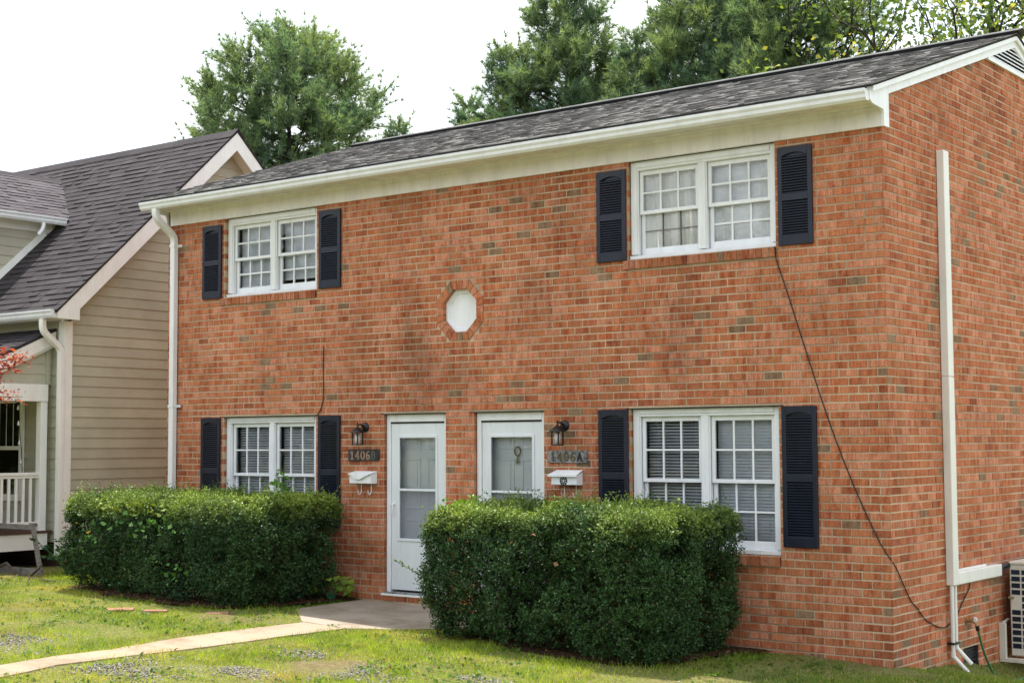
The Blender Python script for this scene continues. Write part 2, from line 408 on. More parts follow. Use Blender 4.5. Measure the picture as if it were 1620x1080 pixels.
MULCH1 = [(-10.5, -0.02), (-10.5, -1.7), (-9.5, -1.88), (-8.3, -1.98), (-7.4, -1.85), (-7.0, -1.2), (-6.87, -0.02)]
MULCH2 = [(-3.88, -0.02), (-3.95, -0.6), (-4.2, -1.3), (-3.9, -1.6), (-2.8, -1.82), (-1.95, -1.8), (-1.6, -1.3), (-1.5, -0.7), (-1.25, -0.02)]
gsheet('driveway', [(-60, -9.6), (-60, -22), (60, -22), (60, -9.6)], M['drive'], 0.02, 0, 1.0)
gsheet('mulch_bed', MULCH1, M['mulch'], 0.022, 0, 0.2, 0.03)
gsheet('mulch_bed', MULCH2, M['mulch'], 0.022, 0, 0.2, 0.03)

# ------------------------------------------------------------------ brick house
CY = 7.5; XL = -10.6; RIDGE_Y = 3.75; RIDGE_Z = 6.53
H = thing('brick_house', (-5.3, 3.75, -0.2), 'two storey orange brick duplex with navy shutters and grey shingle roof', 'house')
COURSE = 0.08133; Z0 = 0.041
def sub(r, h):
    """rect minus hole -> rects; rect=(u0,u1,w0,w1)"""
    a, b, c, d = r; e, f, g, i = h
    if f <= a or e >= b or i <= c or g >= d: return [r]
    o_ = []
    if e > a: o_.append((a, e, c, d))
    if f < b: o_.append((f, b, c, d))
    m0, m1 = max(a, e), min(b, f)
    if g > c: o_.append((m0, m1, c, g))
    if i < d: o_.append((m0, m1, i, d))
    return o_
OPEN_F = {'UL': (-9.433, -7.69, 3.745, 4.83), 'UR': (-2.94, -1.167, 3.745, 4.83),
          'LL': (-9.433, -7.69, 0.64, 2.134), 'LR': (-2.94, -1.167, 0.64, 2.134),
          'D1': (-6.523, -5.535, -0.135, 2.13), 'D2': (-5.103, -4.095, -0.135, 2.13)}
OC = (-5.312, 3.333)      # octagon centre x, z
def octw(dz, ap):         # half width of an octagon of apothem ap at height dz
    if abs(dz) >= ap: return 0
    k = ap*math.tan(math.pi/8)
    return ap if abs(dz) <= k else ap-(abs(dz)-k)
holes = list(OPEN_F.values())
for k in ('UL', 'UR', 'LL', 'LR'):   # rowlock sills under the windows
    a, b, c, d = OPEN_F[k]; holes.append((a, b, c-0.108, c))
oct_out = []; oct_in = []
for i in range(36):
    z0_ = -0.36+i*0.02; hw = octw(z0_+0.01, 0.350)
    if hw > 0: oct_out.append((OC[0]-hw, OC[0]+hw, OC[1]+z0_, OC[1]+z0_+0.02))
    hw = octw(z0_+0.01, 0.252)
    if hw > 0: oct_in.append((OC[0]-hw, OC[0]+hw, OC[1]+z0_, OC[1]+z0_+0.02))
SIDE_HOLES = [(1.76, 2.19, -0.64, -0.375)]
def brick_tint(u, w, force_dark=None):
    r = random.random()
    cl = vnoise(np.array([[u*0.8, w*1.3, 0.3]]), 1.0, 21)[0]
    pd = 0.016+0.26*max(0, cl-0.5)**1.4*2
    if r < pd:
        b = random.uniform(0.85, 1.2); return (0.245*b, 0.148*b, 0.090*b)       # flashed grey brown
    if r < pd+0.04:
        b = random.uniform(0.85, 1.05); return (0.36*b, 0.112*b, 0.055*b)         # redder
    if r < pd+0.40:
        b = random.uniform(0.94, 1.12); return (0.490*b, 0.195*b, 0.112*b)         # pinkish
    b = random.uniform(0.90, 1.08); g = random.uniform(0.94, 1.10)
    return (0.440*b, 0.148*b*g, 0.069*b*g)
def wall_bricks(mb, umin, umax, wmin, wmax, holes, mp, top=None, flip=False, phase=0):
    """mp(u,w,d)->xyz, d outward"""
    k0 = int(math.floor((wmin-Z0)/COURSE)); k1 = int(math.ceil((wmax-Z0)/COURSE))
    BL = 0.2032
    for k in range(k0, k1):
        w0 = Z0+k*COURSE; w1 = w0+COURSE
        if w1 < wmin or w0 > wmax: continue
        off = (0.5*BL if (k+phase) % 2 else 0)
        n0 = int(math.floor((umin-off)/BL))-1; n1 = int(math.ceil((umax-off)/BL))+1
        for n in range(n0, n1):
            a = max(umin, off+n*BL); b = min(umax, off+(n+1)*BL)
            if b-a < 0.03: continue
            if top is not None and w0 > top((a+b)/2)+0.02: continue
            rects = [(a, b, max(w0, wmin), min(w1, wmax))]; cut = False
            for h in holes:
                nr = []
                for r in rects: nr += sub(r, h)
                if nr != rects: cut = True
                rects = nr
            tint = brick_tint(a, w0)
            for (p, q, c, d) in rects:
                j = 0.0056
                p0 = p if p == umin else p+j; q0 = q if q == umax else q-j
                c0, d0 = c+0.0074, d-0.0074
                if q0-p0 < 0.012 or d0-c0 < 0.012: continue
                p0 += random.uniform(-.002, .002); q0 += random.uniform(-.0015, .0015); c0 += random.uniform(-.0016, .0016); d0 += random.uniform(-.0016, .0016)
                if p == umin: p0 = umin
                if q == umax: q0 = umax
                dd = random.uniform(-0.0015, 0.0025); dep = -0.11 if cut else -0.016; b_ = 0.003
                pts = [mp(p0, c0, dep), mp(q0, c0, dep), mp(q0, d0, dep), mp(p0, d0, dep),
                       mp(p0, c0, dd-b_), mp(q0, c0, dd-b_), mp(q0, d0, dd-b_), mp(p0, d0, dd-b_),
                       mp(p0+b_, c0+b_, dd), mp(q0-b_, c0+b_, dd), mp(q0-b_, d0-b_, dd), mp(p0+b_, d0-b_, dd)]
                kk = len(mb.v); mb.v.extend(pts)
                fs = [(8, 9, 10, 11)]
                for i in range(4):
                    j2 = (i+1) % 4; fs.append((4+i, 4+j2, 8+j2, 8+i)); fs.append((i, j2, 4+j2, 4+i))
                for q_ in fs:
                    mb.f.append([kk+i for i in (q_[::-1] if flip else q_)]); mb.t.append(tint); mb.mi.append(0)
def sheet(mb, umin, umax, wmin, wmax, holes, mp, d, mi):
    rects = [(umin, umax, wmin, wmax)]
    for h in holes:
        nr = []
        for r in rects: nr += sub(r, h)
        rects = nr
    for a, b, c, e in rects: mb.face([mp(a, c, d), mp(b, c, d), mp(b, e, d), mp(a, e, d)], (1, 1, 1), mi)
fm = lambda u, w, d: (u, -d, w)
sm = lambda u, w, d: (d, u, w)
MD = -0.0045
wb = MB()
wall_bricks(wb, XL, 0.0, -0.9, 4.84, holes+oct_out, fm)
sheet(wb, XL+0.01, MD, -0.9, 4.84, list(OPEN_F.values())+oct_in, fm, MD, 1)
for k, (a, b, c, d) in OPEN_F.items():     # mortar reveals
    e = -0.0105
    for u in (a+e, b-e): wb.face([(u, -MD, c), (u, 0.14, c), (u, 0.14, d), (u, -MD, d)], (1, 1, 1), 1)
    wb.face([(a, -MD, d-e), (b, -MD, d-e), (b, 0.14, d-e), (a, 0.14, d-e)], (1, 1, 1), 1)
rake = lambda y: 5.125+0.335*(y if y < RIDGE_Y else CY-y)
side_top = lambda y: min(rake(y), 6.10)
wall_bricks(wb, 0.0, CY, -1.3, 6.2, SIDE_HOLES, sm, top=side_top, phase=1)
poly = [(0, -1.3), (CY, -1.3), (CY, rake(CY)), (RIDGE_Y, rake(RIDGE_Y)), (0, rake(0))]
# side mortar: stacked strips so that the foundation vent stays open
h_ = SIDE_HOLES[0]
for (u0, u1, w0, w1) in sub((0.0065, CY, -1.3, 5.0), h_): wb.face([sm(u0, w0, MD), sm(u1, w0, MD), sm(u1, w1, MD), sm(u0, w1, MD)], (1, 1, 1), 1)
wb.face([sm(0.0065, 5.0, MD), sm(CY, 5.0, MD), sm(CY, rake(CY), MD), sm(RIDGE_Y, rake(RIDGE_Y), MD), sm(0.0065, rake(0), MD)], (1, 1, 1), 1)
wb.build('wall', [M['brick'], M['mortar']], H)
wb = MB()    # rear and far side walls (plain brick faces)
wall_bricks(wb, 0.0, CY, -0.9, 6.3, [], lambda u, w, d: (XL-d, u, w), top=rake, flip=True)
wb.face([(XL+0.0065, 0.0065, -0.9), (XL+0.0065, CY, -0.9), (XL+0.0065, CY, rake(CY)), (XL+0.0065, RIDGE_Y, rake(RIDGE_Y)), (XL+0.0065, 0.0065, rake(0))], (1, 1, 1), 1)
wb.face([(XL, CY, -1.3), (0, CY, -1.3), (0, CY, 5.1), (XL, CY, 5.1)], (1, 1, 1), 1)
wb.build('wall', [M['brick'], M['mortar']], H)

# octagon
om = MB(); ringw = 0.362
for side in range(8):
    ang = side*math.pi/4; ca, sa = math.cos(ang), math.sin(ang); n = 3
    hw_in = 0.252*math.tan(math.pi/8); hw_out = 0.355*math.tan(math.pi/8)
    for k in range(n):
        f0, f1 = -1+2*k/n, -1+2*(k+1)/n; tint = brick_tint(side*3+k, 50+side*7)
        g = 0.005
        def pt(rad, t, y): return (OC[0]+ca*rad-sa*t, y, OC[1]+sa*rad+ca*t)
        i0, i1, o0, o1 = f0*hw_in+g, f1*hw_in-g, f0*hw_out+g, f1*hw_out-g
        om.hexa([pt(0.253, i0, 0.10), pt(0.253, i1, 0.10), pt(0.352, o1, 0.10), pt(0.352, o0, 0.10),
                 pt(0.253, i0, -0.006), pt(0.253, i1, -0.006), pt(0.352, o1, -0.006), pt(0.352, o0, -0.006)], tint)
        om.face([pt(0.2505, f0*hw_in, 0.10), pt(0.2505, f1*hw_in, 0.10), pt(0.36, f1*hw_out*1.02, 0.004), pt(0.36, f0*hw_out*1.02, 0.004)], (1, 1, 1), 1)
op = MB()
def octp(ap, y): return [(OC[0]+ap/math.cos(math.pi/8)*math.cos(math.pi/8+k*math.pi/4), y, OC[1]+ap/math.cos(math.pi/8)*math.sin(math.pi/8+k*math.pi/4)) for k in range(8)]
prof = [(0.262, 0.055), (0.232, 0.055), (0.226, 0.068), (0.205, 0.068), (0.198, 0.085)]
for (a, ya), (b, yb) in zip(prof, prof[1:]):
    A, B = octp(a, ya), octp(b, yb)
    for k in range(8): op.face([A[k], A[(k+1) % 8], B[(k+1) % 8], B[k]][::-1])
op.face(octp(0.198, 0.085)[::-1])
oo = op.build('octagon_panel', M['white'], H); om.build('brick_surround', [M['brick'], M['mortar']], oo)

# ---- windows
def window(key, upper, kind):
    x0, x1, z0, z1 = OPEN_F[key]
    fr = MB(); b = 0.004
    yf = 0.055
    head = 0.085; zh = z1-head if not upper else 4.81-0.095
    cas = 0.078; mul = 0.085; xm = (x0+x1)/2; sill = 0.055
    zt = z1 if not upper else 4.815
    fr.box(x0+0.004, x0+cas, yf, 0.20, z0+sill, zt-0.004, bev=b); fr.box(x1-cas, x1-0.004, yf, 0.20, z0+sill, zt-0.004, bev=b)
    fr.box(x0+cas, x1-cas, yf+0.004, 0.20, zh, zt-0.004, bev=b)
    fr.box(x0+cas, x1-cas, yf-0.008, yf+0.004, zh+0.03, zt-0.006, bev=0.002)
    fr.box(xm-mul/2, xm+mul/2, yf+0.002, 0.20, z0+sill, zh, bev=b)
    for xx in (x0+cas, x1-cas-0.012, xm-mul/2-0.012, xm+mul/2): fr.box(xx, xx+0.012, yf+0.02, yf+0.036, z0+sill, zh)
    w = fr.build('window', M['white'], H)
    s = MB(); s.prism([(0.20, z0+sill), (yf-0.025, z0+sill-0.014), (yf-0.025, z0+0.004), (0.20, z0+0.004)], 0, x0+0.004, x1-0.004)
    s.build('window_ledge', M['white'], w)
    bs = MB(); n = int(round((x1-x0)/0.072)); bw = (x1-x0+0.06)/n     # rowlock brick sill
    for i in range(n):
        a = x0-0.055+i*bw; t = brick_tint(a*3, z0); t = tuple(c*0.86 for c in t)
        zz = random.uniform(-.002, .002)
        bs.hexa([(a+0.005, -0.022+zz, z0-0.105), (a+bw-0.005, -0.022+zz, z0-0.105), (a+bw-0.005, 0.06, z0-0.105), (a+0.005, 0.06, z0-0.105),
                 (a+0.005, -0.026+zz, z0-0.012), (a+bw-0.005, -0.026+zz, z0-0.012), (a+bw-0.005, 0.06, z0), (a+0.005, 0.06, z0)], t)
    bs.box(x0-0.05, x1, -0.014, 0.055, z0-0.10, z0-0.014, mi=1)
    bs.build('brick_sill', [M['brick'], M['mortar']], w)
    if not upper:      # steel lintel edge
        lt = MB(); lt.box(x0-0.06, x1+0.06, -0.008, 0.05, z1+0.0005, z1+0.007); lt.build('lintel', M['ironplate'], w)
    meet = z0+(zh-z0-sill)*0.5+sill
    for u, (a, e) in enumerate(((x0+cas, xm-mul/2), (xm+mul/2, x1-cas))):
        a += 0.012; e -= 0.012
        for top in (True, False):
            yy = yf+0.045 if top else yf+0.082
            zb, zt_ = (meet-0.02, zh-0.001) if top else (z0+sill-0.006, meet+0.018)
            st = 0.042; rb = 0.04 if top else 0.078; rt = 0.05 if top else 0.036
            sh = MB(); dd = 0.034
            sh.box(a, a+st, yy, yy+dd, zb, zt_, bev=0.003); sh.box(e-st, e, yy, yy+dd, zb, zt_, bev=0.003)
            sh.box(a+st, e-st, yy+0.001, yy+dd, zb, zb+rb, bev=0.003); sh.box(a+st, e-st, yy+0.001, yy+dd, zt_-rt, zt_, bev=0.003)
            so_ = sh.build('sash', M['white'], w)
            g0, g1, h0, h1 = a+st, e-st, zb+rb, zt_-rt
            bad = (key == 'UR' and u == 0 and not top); mu = MB(); mw = 0.0045 if bad else 0.010
            for k in (1, 2):
                xx = g0+(g1-g0)*k/3; mu.box(xx-mw, xx+mw, yy+0.006, yy+0.030, h0, h1, mi=0)
            zz = (h0+h1)/2; mu.box(g0, g1, yy+0.008, yy+0.028, zz-mw, zz+mw)
            mo = mu.build('muntin', M['greyboard'] if bad else M['white'], w)
            if bad: mo['label'] = 'dark muntins with their white paint worn off'
            pa = MB(); pa.face([(g0, yy+0.018, h0), (g1, yy+0.018, h0), (g1, yy+0.018, h1), (g0, yy+0.018, h1)])
            pa.build('pane', M['glass'], w)
        # covering behind the glass
        g0, g1 = a+0.01, e-0.01; yb = 0.225
        if kind == 'slats':
            bl = MB(); pitch = 0.0335; tilt = 0.72 if key == 'LL' else (0.55 if u == 0 else 1.0)
            z = zh-0.05
            while z > z0+0.03:
                tl = tilt*(1+0.10*math.sin(z*3+u)+random.uniform(-0.03, 0.03))
                dy, dz = 0.018*math.cos(tl), 0.018*math.sin(tl)
                bl.hexa([(g0, yb-dy, z-dz-0.001), (g1, yb-dy, z-dz-0.001), (g1, yb+dy, z+dz-0.001), (g0, yb+dy, z+dz-0.001),
                         (g0, yb-dy, z-dz+0.001), (g1, yb-dy, z-dz+0.001), (g1, yb+dy, z+dz+0.001), (g0, yb+dy, z+dz+0.001)])
                z -= pitch
            for fx in (0.18, 0.5, 0.82): bl.box(g0+(g1-g0)*fx-0.001, g0+(g1-g0)*fx+0.001, yb-0.021, yb-0.019, z0+0.04, zh)
            bl.build('blind', M['blind'], w)
        elif kind == 'closed':
            bl = MB(); z = zh-0.03; zend = z0+(0.155 if u == 0 else 0.20)
            while z > zend:
                bl.hexa([(g0, yb-0.005, z-0.016), (g1, yb-0.005, z-0.016), (g1, yb+0.005, z+0.013), (g0, yb+0.005, z+0.013),
                         (g0, yb-0.007, z-0.016), (g1, yb-0.007, z-0.016), (g1, yb+0.003, z+0.013), (g0, yb+0.003, z+0.013)])
                z -= 0.026
            bl.box(g0, g1, yb-0.012, yb+0.012, z-0.004, z+0.016)
            bl.build('blind', M['blind'], w)
        else:
            bl = MB(); nx_, nz_ = 40, 24
            def cp(i, j):
                xx = g0+(g1-g0)*i/nx_; zz = z0+0.03+(zh-z0-0.03)*j/nz_
                d = 0.016*math.sin(xx*34+u*2)+0.008*math.sin(xx*71+zz*3) if u == 0 else 0.009*math.sin(zz*16+4*math.sin(xx*7))+0.006*math.sin(xx*22)
                return (xx, yb-0.055+d, zz)
            for i in range(nx_):
                for j in range(nz_): bl.face([cp(i, j), cp(i+1, j), cp(i+1, j+1), cp(i, j+1)])
            bl.build('curtain', M['curtain'] if u == 0 else M['sheet'], w, smooth=False)
    rm = MB()    # the room behind: open box, dark paint
    y1_ = 1.6
    rm.face([(x0-.3, y1_, z0-.4), (x1+.3, y1_, z0-.4), (x1+.3, y1_, zt+.1), (x0-.3, y1_, zt+.1)])
    for xx in (x0-.3, x1+.3): rm.face([(xx, 0.2, z0-.4), (xx, y1_, z0-.4), (xx, y1_, zt+.1), (xx, 0.2, zt+.1)])
    rm.face([(x0-.3, .2, z0-.4), (x1+.3, .2, z0-.4), (x1+.3, y1_, z0-.4), (x0-.3, y1_, z0-.4)])
    rm.face([(x0-.3, .2, zt+.1), (x1+.3, .2, zt+.1), (x1+.3, y1_, zt+.1), (x0-.3, y1_, zt+.1)])
    rm.build('room_lining', M['room'], w)
window('UL', True, 'closed'); window('UR', True, 'curtain'); window('LL', False, 'slats'); window('LR', False, 'slats')

# ---- shutters
def shutter(x, z0, z1):
    w = 0.378; m = MB(); st = 0.047; rt = 0.085; rb = 0.10; y0, y1 = -0.034, -0.004
    mid = z0+(z1-z0)*0.487; mh = 0.036; bv = 0.003
    m.box(x, x+st, y0, y1, z0, z1, bev=bv); m.box(x+w-st, x+w, y0, y1, z0, z1, bev=bv)
    m.box(x+st, x+w-st, y0+0.001, y1, z0, z0+rb, bev=bv); m.box(x+st, x+w-st, y0+0.001, y1, mid-mh, mid+mh, bev=bv)
    n = 12; poly = [(x+st, z1), (x+st, z1-rt-0.012)]
    for i in range(n+1):
        t = i/n; poly.append((x+st+(w-2*st)*t, z1-rt-0.012+0.036*math.sin(math.pi*t)**0.8))
    poly += [(x+w-st, z1)]
    m.prism(poly[:2]+poly[2:], 1, y0+0.001, y1)
    o = m.build('shutter', M['navy'], H)
    lv = MB(); pitch = 0.0262
    for a, b in ((z0+rb, mid-mh), (mid+mh, z1-rt-0.006)):
        k = int((b-a)/pitch); p = (b-a)/k
        for i in range(k):
            z = a+p*i
            lv.hexa([(x+st, y0+0.004, z-0.001), (x+w-st, y0+0.004, z-0.001), (x+w-st, y1-0.001, z+p*0.75), (x+st, y1-0.001, z+p*0.75),
                     (x+st, y0+0.003, z+0.012), (x+w-st, y0+0.003, z+0.012), (x+w-st, y1-0.001, z+p*0.75+0.004), (x+st, y1-0.001, z+p*0.75+0.004)])
        lv.box(x+st, x+w-st, y1-0.002, y1, a, b+(0.05 if b > mid+mh else 0))
    for zz in (z0+0.04, z1-0.04, mid):
        for xx in (x+0.022, x+w-0.022): lv.lathe([(0, -0.003), (0.008, -0.003), (0.009, 0)], (xx, y0, zz), 1, 8)
    lv.build('louvre', M['navy'], o)
for x in (-9.855, -7.623, -3.334, -1.121):
    shutter(x, 3.74, 4.735); shutter(x, 0.733, 2.13)

# ---- doors
def door(key, open_gap):
    x0, x1, z0, z1 = OPEN_F[key]; zs = 0.0
    f = MB(); b = 0.004; yf = 0.05
    f.box(x0+0.004, x0+0.065, yf, 0.20, zs-0.03, z1-0.004, bev=b); f.box(x1-0.065, x1-0.004, yf, 0.20, zs-0.03, z1-0.004, bev=b)
    f.box(x0+0.065, x1-0.065, yf, 0.20, z1-0.095, z1-0.004, bev=b)
    f.box(x0+0.065, x1-0.065, yf+0.004, 0.2, z1-0.112, z1-0.099, mi=1)
    d = f.build('door', [M['white'], M['dark']], H)
    s = MB(); y0, y1 = 0.066, 0.10; a, e = x0+0.071, x1-0.071; top = z1-0.113; bot = zs+0.012
    g0, g1 = a+0.125, e-0.125; gz0, gz1 = zs+0.62, top-0.165; gm = zs+1.215
    s.box(a, g0, y0, y1, bot, top, bev=b); s.box(g1, e, y0, y1, bot, top, bev=b)
    s.box(g0, g1, y0, y1, bot, gz0, bev=b); s.box(g0, g1, y0, y1, gz1, top, bev=b)
    mo = 0.022     # raised glazing moulding
    s.box(g0-mo, g0+0.012, y0-0.012, y0, gz0-mo, gz1+mo, bev=b); s.box(g1-0.012, g1+mo, y0-0.012, y0, gz0-mo, gz1+mo, bev=b)
    s.box(g0+0.012, g1-0.012, y0-0.012, y0, gz0-mo, gz0+0.012, bev=b); s.box(g0+0.012, g1-0.012, y0-0.012, y0, gz1-0.012, gz1+mo, bev=b)
    s.box(g0+0.012, g1-0.012, y0-0.010, y0+0.02, gm-0.014, gm+0.014, bev=b)
    sd_ = s.build('storm_door', M['door'], d)
    p = MB(); p.face([(g0, y0+0.012, gm), (g1, y0+0.012, gm), (g1, y0+0.012, gz1), (g0, y0+0.012, gz1)]); p.build('pane', M['glass'], d)
    p = MB(); y = y0+0.016
    p.face([(g0, y, gz0), (g1, y, gz0), (g1, y, gm), (g0, y, gm)]); p.build('insect_screen', M['screenmat'], d)
    pd = MB(); yb = 0.185   # six panel entry door
    W0, W1 = x0+0.062, x1-0.062; xm = (W0+W1)/2
    pd.box(W0, W1, yb, yb+0.04, zs, z1-0.09)
    for (pa, pb) in ((W0+0.12, xm-0.05), (xm+0.05, W1-0.12)):
        for (c, dd) in ((1.70, 1.93), (0.98, 1.60), (0.22, 0.86)):
            for q in ((pa, pb, c, c+0.03), (pa, pb, dd-0.03, dd), (pa, pa+0.03, c+0.03, dd-0.03), (pb-0.03, pb, c+0.03, dd-0.03)):
                pd.box(q[0], q[1], yb-0.010, yb, q[2], q[3], bev=0.004)
            pd.box(pa+0.055, pb-0.055, yb-0.008, yb, c+0.055, dd-0.055, bev=0.004)
    pd.build('panel_door', M['door'], d)
    h = MB(); hx = a+0.045; hz = zs+1.0
    h.lathe([(0, -0.03), (0.016, -0.03), (0.022, -0.018), (0.018, 0)], (hx, y0-0.012, hz+0.035), 1, 12)
    h.tube([(hx, y0-0.03, hz+0.03), (hx+0.008, y0-0.05, hz-0.02), (hx+0.004, y0-0.045, hz-0.08)], 0.008, 8)
    h.box(hx-0.014, hx+0.014, y0-0.008, y0, hz-0.10, hz+0.065, bev=0.003)
    h.build('handle', M['metalwhite'], d)
    t = MB(); t.box(x0-0.02, x1+0.02, 0.0, 0.2, -0.033, -0.012, bev=0.004); t.build('threshold', M['greyplate'], d)
    st = MB(); n = 5; bw = (x1-x0+0.04)/n      # brick step
    for i in range(n):
        q = x0-0.02+i*bw; tt = brick_tint(q*5, 9)
        st.box(q+0.006, q+bw-0.006, -0.018, 0.1, -0.118, -0.058, tuple(c*0.9 for c in tt), 0, 0.004)
    st.box(x0-0.025, x1+0.025, -0.012, 0.1, -0.16, -0.0575, (1, 1, 1), 1); st.box(x0-0.03, x1+0.03, -0.026, 0.1, -0.0575, -0.034, (1, 1, 1), 2, 0.004)
    st.build('step', [M['brick'], M['mortar'], M['trim']], d)
    lt = MB(); lt.box(x0-0.06, x1+0.01, -0.008, 0.05, z1+0.0005, z1+0.007); lt.build('lintel', M['ironplate'], d)
def screen_mat():
    t = NT('insect_screen_mesh'); t.set((0.20, 0.22, 0.26), 0.7, 0.2)
    tr = t.new('ShaderNodeBsdfTransparent'); mx = t.new('ShaderNodeMixShader'); mx.inputs[0].default_value = 0.5
    t.l.new(tr.outputs[0], mx.inputs[1]); t.l.new(t.b.outputs[0], mx.inputs[2]); t.l.new(mx.outputs[0], t.o.inputs[0]); return t.m
M['screenmat'] = screen_mat()
door('D1', 0); door('D2', 0)

# ---- eaves, gutter, roof
m = MB(); m.box(XL+0.06, 0.0, -0.025, 0.02, 4.812, 5.02, bev=0.003); m.box(XL+0.06, 0.0, -0.034, -0.0255, 4.965, 5.018, bev=0.003); m.build('frieze_board', M['cream'], H)
m = MB(); m.box(XL-0.04, 0.03, -0.345, -0.0, 5.021, 5.035); m.box(XL-0.04, 0.03, -0.12, -0.035, 5.008, 5.0205, bev=0.003); m.build('soffit', M['cream'], H)
m = MB()
gp = [(-0.345, 5.118), (-0.345, 5.0), (-0.405, 4.995), (-0.428, 5.02), (-0.432, 5.05), (-0.45, 5.075), (-0.452, 5.105), (-0.44, 5.107), (-0.436, 5.085), (-0.424, 5.055), (-0.42, 5.03), (-0.40, 5.008), (-0.353, 5.012), (-0.353, 5.118)]
m.prism(gp, 0, XL-0.10, 0.02)
cap = [(-0.345, 5.10), (-0.345, 5.0), (-0.405, 4.995), (-0.428, 5.02), (-0.432, 5.05), (-0.45, 5.075), (-0.452, 5.105)]
m.prism(cap, 0, 0.02, 0.023); m.prism(cap, 0, XL-0.103, XL-0.10)
for xj in (-7.45, -3.95): m.prism([(y-0.003 if y < -0.36 else y, z-(0.003 if z < 5.0 else 0)) for y, z in gp[:7]], 0, xj, xj+0.05)
gut = m.build('gutter', M['metalwhite'], H)
for side_x, (xa, xb) in (('r', (0.0035, 0.034)), ('l', (XL-0.034, XL-0.0035))):
    m = MB()
    m.prism([(-0.355, 5.145), (-0.343, 5.01), (-0.30, 4.985), (-0.05, 4.97), (-0.032, 4.93), (-0.03, 4.81), (0.085, 4.81), (0.085, 5.135), (0.085, 5.295)], 0, xa, xb)
    lo = lambda y: 5.115+0.333*y; hi = lambda y: 5.265+0.333*y
    for ya, yb in ((0.087, 0.6), (0.603, RIDGE_Y)): m.prism([(ya, lo(ya)), (yb, lo(yb)), (yb, hi(yb)), (ya, hi(ya))], 0, xa, xb)
    m.prism([(RIDGE_Y, lo(RIDGE_Y)), (CY+.4, lo(-.4)), (CY+.4, hi(-.4)), (RIDGE_Y, hi(RIDGE_Y))], 0, xa, xb)
    dx = 0.03 if side_x == 'r' else -0.03
    m.prism([(-0.33, hi(-0.33)-0.065), (RIDGE_Y, hi(RIDGE_Y)-0.065), (CY+.4, hi(-.4)-0.065), (CY+.4, hi(-.4)+.005), (RIDGE_Y, hi(RIDGE_Y)+.005), (-0.33, hi(-0.33)+.005)], 0, xb if side_x == 'r' else xa, (xb if side_x == 'r' else xa)+dx)
    m.build('rake_board', M['white'], H)
SL = math.hypot(RIDGE_Y+0.40, RIDGE_Z-5.14); SDY, SDZ = (RIDGE_Y+0.40)/SL, (RIDGE_Z-5.14)/SL
def shingles(mb, P0, Udir, Sdir, Nrm, ulen, slen, expo, tab, cols, bumpz=0.011, keep=None):
    """rows of tabs: P0 eave corner, Udir along the eave, Sdir up the slope"""
    P0, Udir, Sdir, Nrm = map(Vector, (P0, Udir, Sdir, Nrm)); rows = int(math.ceil(slen/expo))
    for r in range(rows):
        s0 = r*expo; s1 = min(slen, s0+expo*1.05); u = -random.uniform(0, tab)
        while u < ulen:
            w = tab*random.uniform(0.45, 1.25); a, b = max(0, u), min(ulen, u+w); u += w
            if b-a < 0.01: continue
            if keep and not keep((a+b)/2, s0): continue
            c = random.choice(cols); k = random.uniform(0.90, 1.10); c = tuple(v*k for v in c)
            h = bumpz*random.choice((0.55, 0.8, 1.0, 1.35)); s00 = s0-random.uniform(0, 0.008)
            q = [P0+Udir*a+Sdir*s00, P0+Udir*b+Sdir*s00, P0+Udir*b+Sdir*s1, P0+Udir*a+Sdir*s1]
            mb.hexa([q[0], q[1], q[2]-Nrm*0.004, q[3]-Nrm*0.004, q[0]+Nrm*h, q[1]+Nrm*h, q[2]+Nrm*0.002, q[3]+Nrm*0.002], c)
GREY = [(0.16, 0.153, 0.152), (0.125, 0.12, 0.12), (0.205, 0.196, 0.192), (0.09, 0.087, 0.088), (0.18, 0.168, 0.162), (0.245, 0.236, 0.232)]
m = MB(); nrm = (0, -SDZ, SDY)
shingles(m, (XL-0.13, -0.40, 5.14), (1, 0, 0), (0, SDY, SDZ), nrm, -XL+0.13+0.075, SL, 0.125, 0.15, GREY)
m.prism([(-0.40, 5.138), (RIDGE_Y, RIDGE_Z-0.002), (CY+0.40, 5.138), (CY+0.40, 5.118), (RIDGE_Y, RIDGE_Z-0.03), (-0.40, 5.118)], 0, XL-0.12, 0.068, (0.03, 0.03, 0.03))
shingles(m, (0.075, CY+0.40, 5.14), (-1, 0, 0), (0, -SDY, SDZ), (0, SDZ, SDY), -XL+0.205, SL, 0.125, 0.15, GREY)
rf = m.build('roof', M['shingle'], H)
m = MB(); m.prism([(RIDGE_Y-0.15, RIDGE_Z-0.038), (RIDGE_Y-0.15, RIDGE_Z-0.012), (RIDGE_Y, RIDGE_Z+0.045), (RIDGE_Y+0.15, RIDGE_Z-0.012), (RIDGE_Y+0.15, RIDGE_Z-0.038)], 0, XL+0.05, 0.07, (0.014, 0.014, 0.016))
for i in range(36):
    a = XL+0.05+i*0.297; t = random.uniform(0.1, 0.16)
    m.prism([(RIDGE_Y-0.16, RIDGE_Z-0.010), (RIDGE_Y-0.16, RIDGE_Z-0.002), (RIDGE_Y, RIDGE_Z+0.058), (RIDGE_Y+0.16, RIDGE_Z-0.002), (RIDGE_Y+0.16, RIDGE_Z-0.010), (RIDGE_Y, RIDGE_Z+0.048)], 0, a, a+0.292, (t, t, t))
m.build('ridge_vent', M['shingle'], rf)
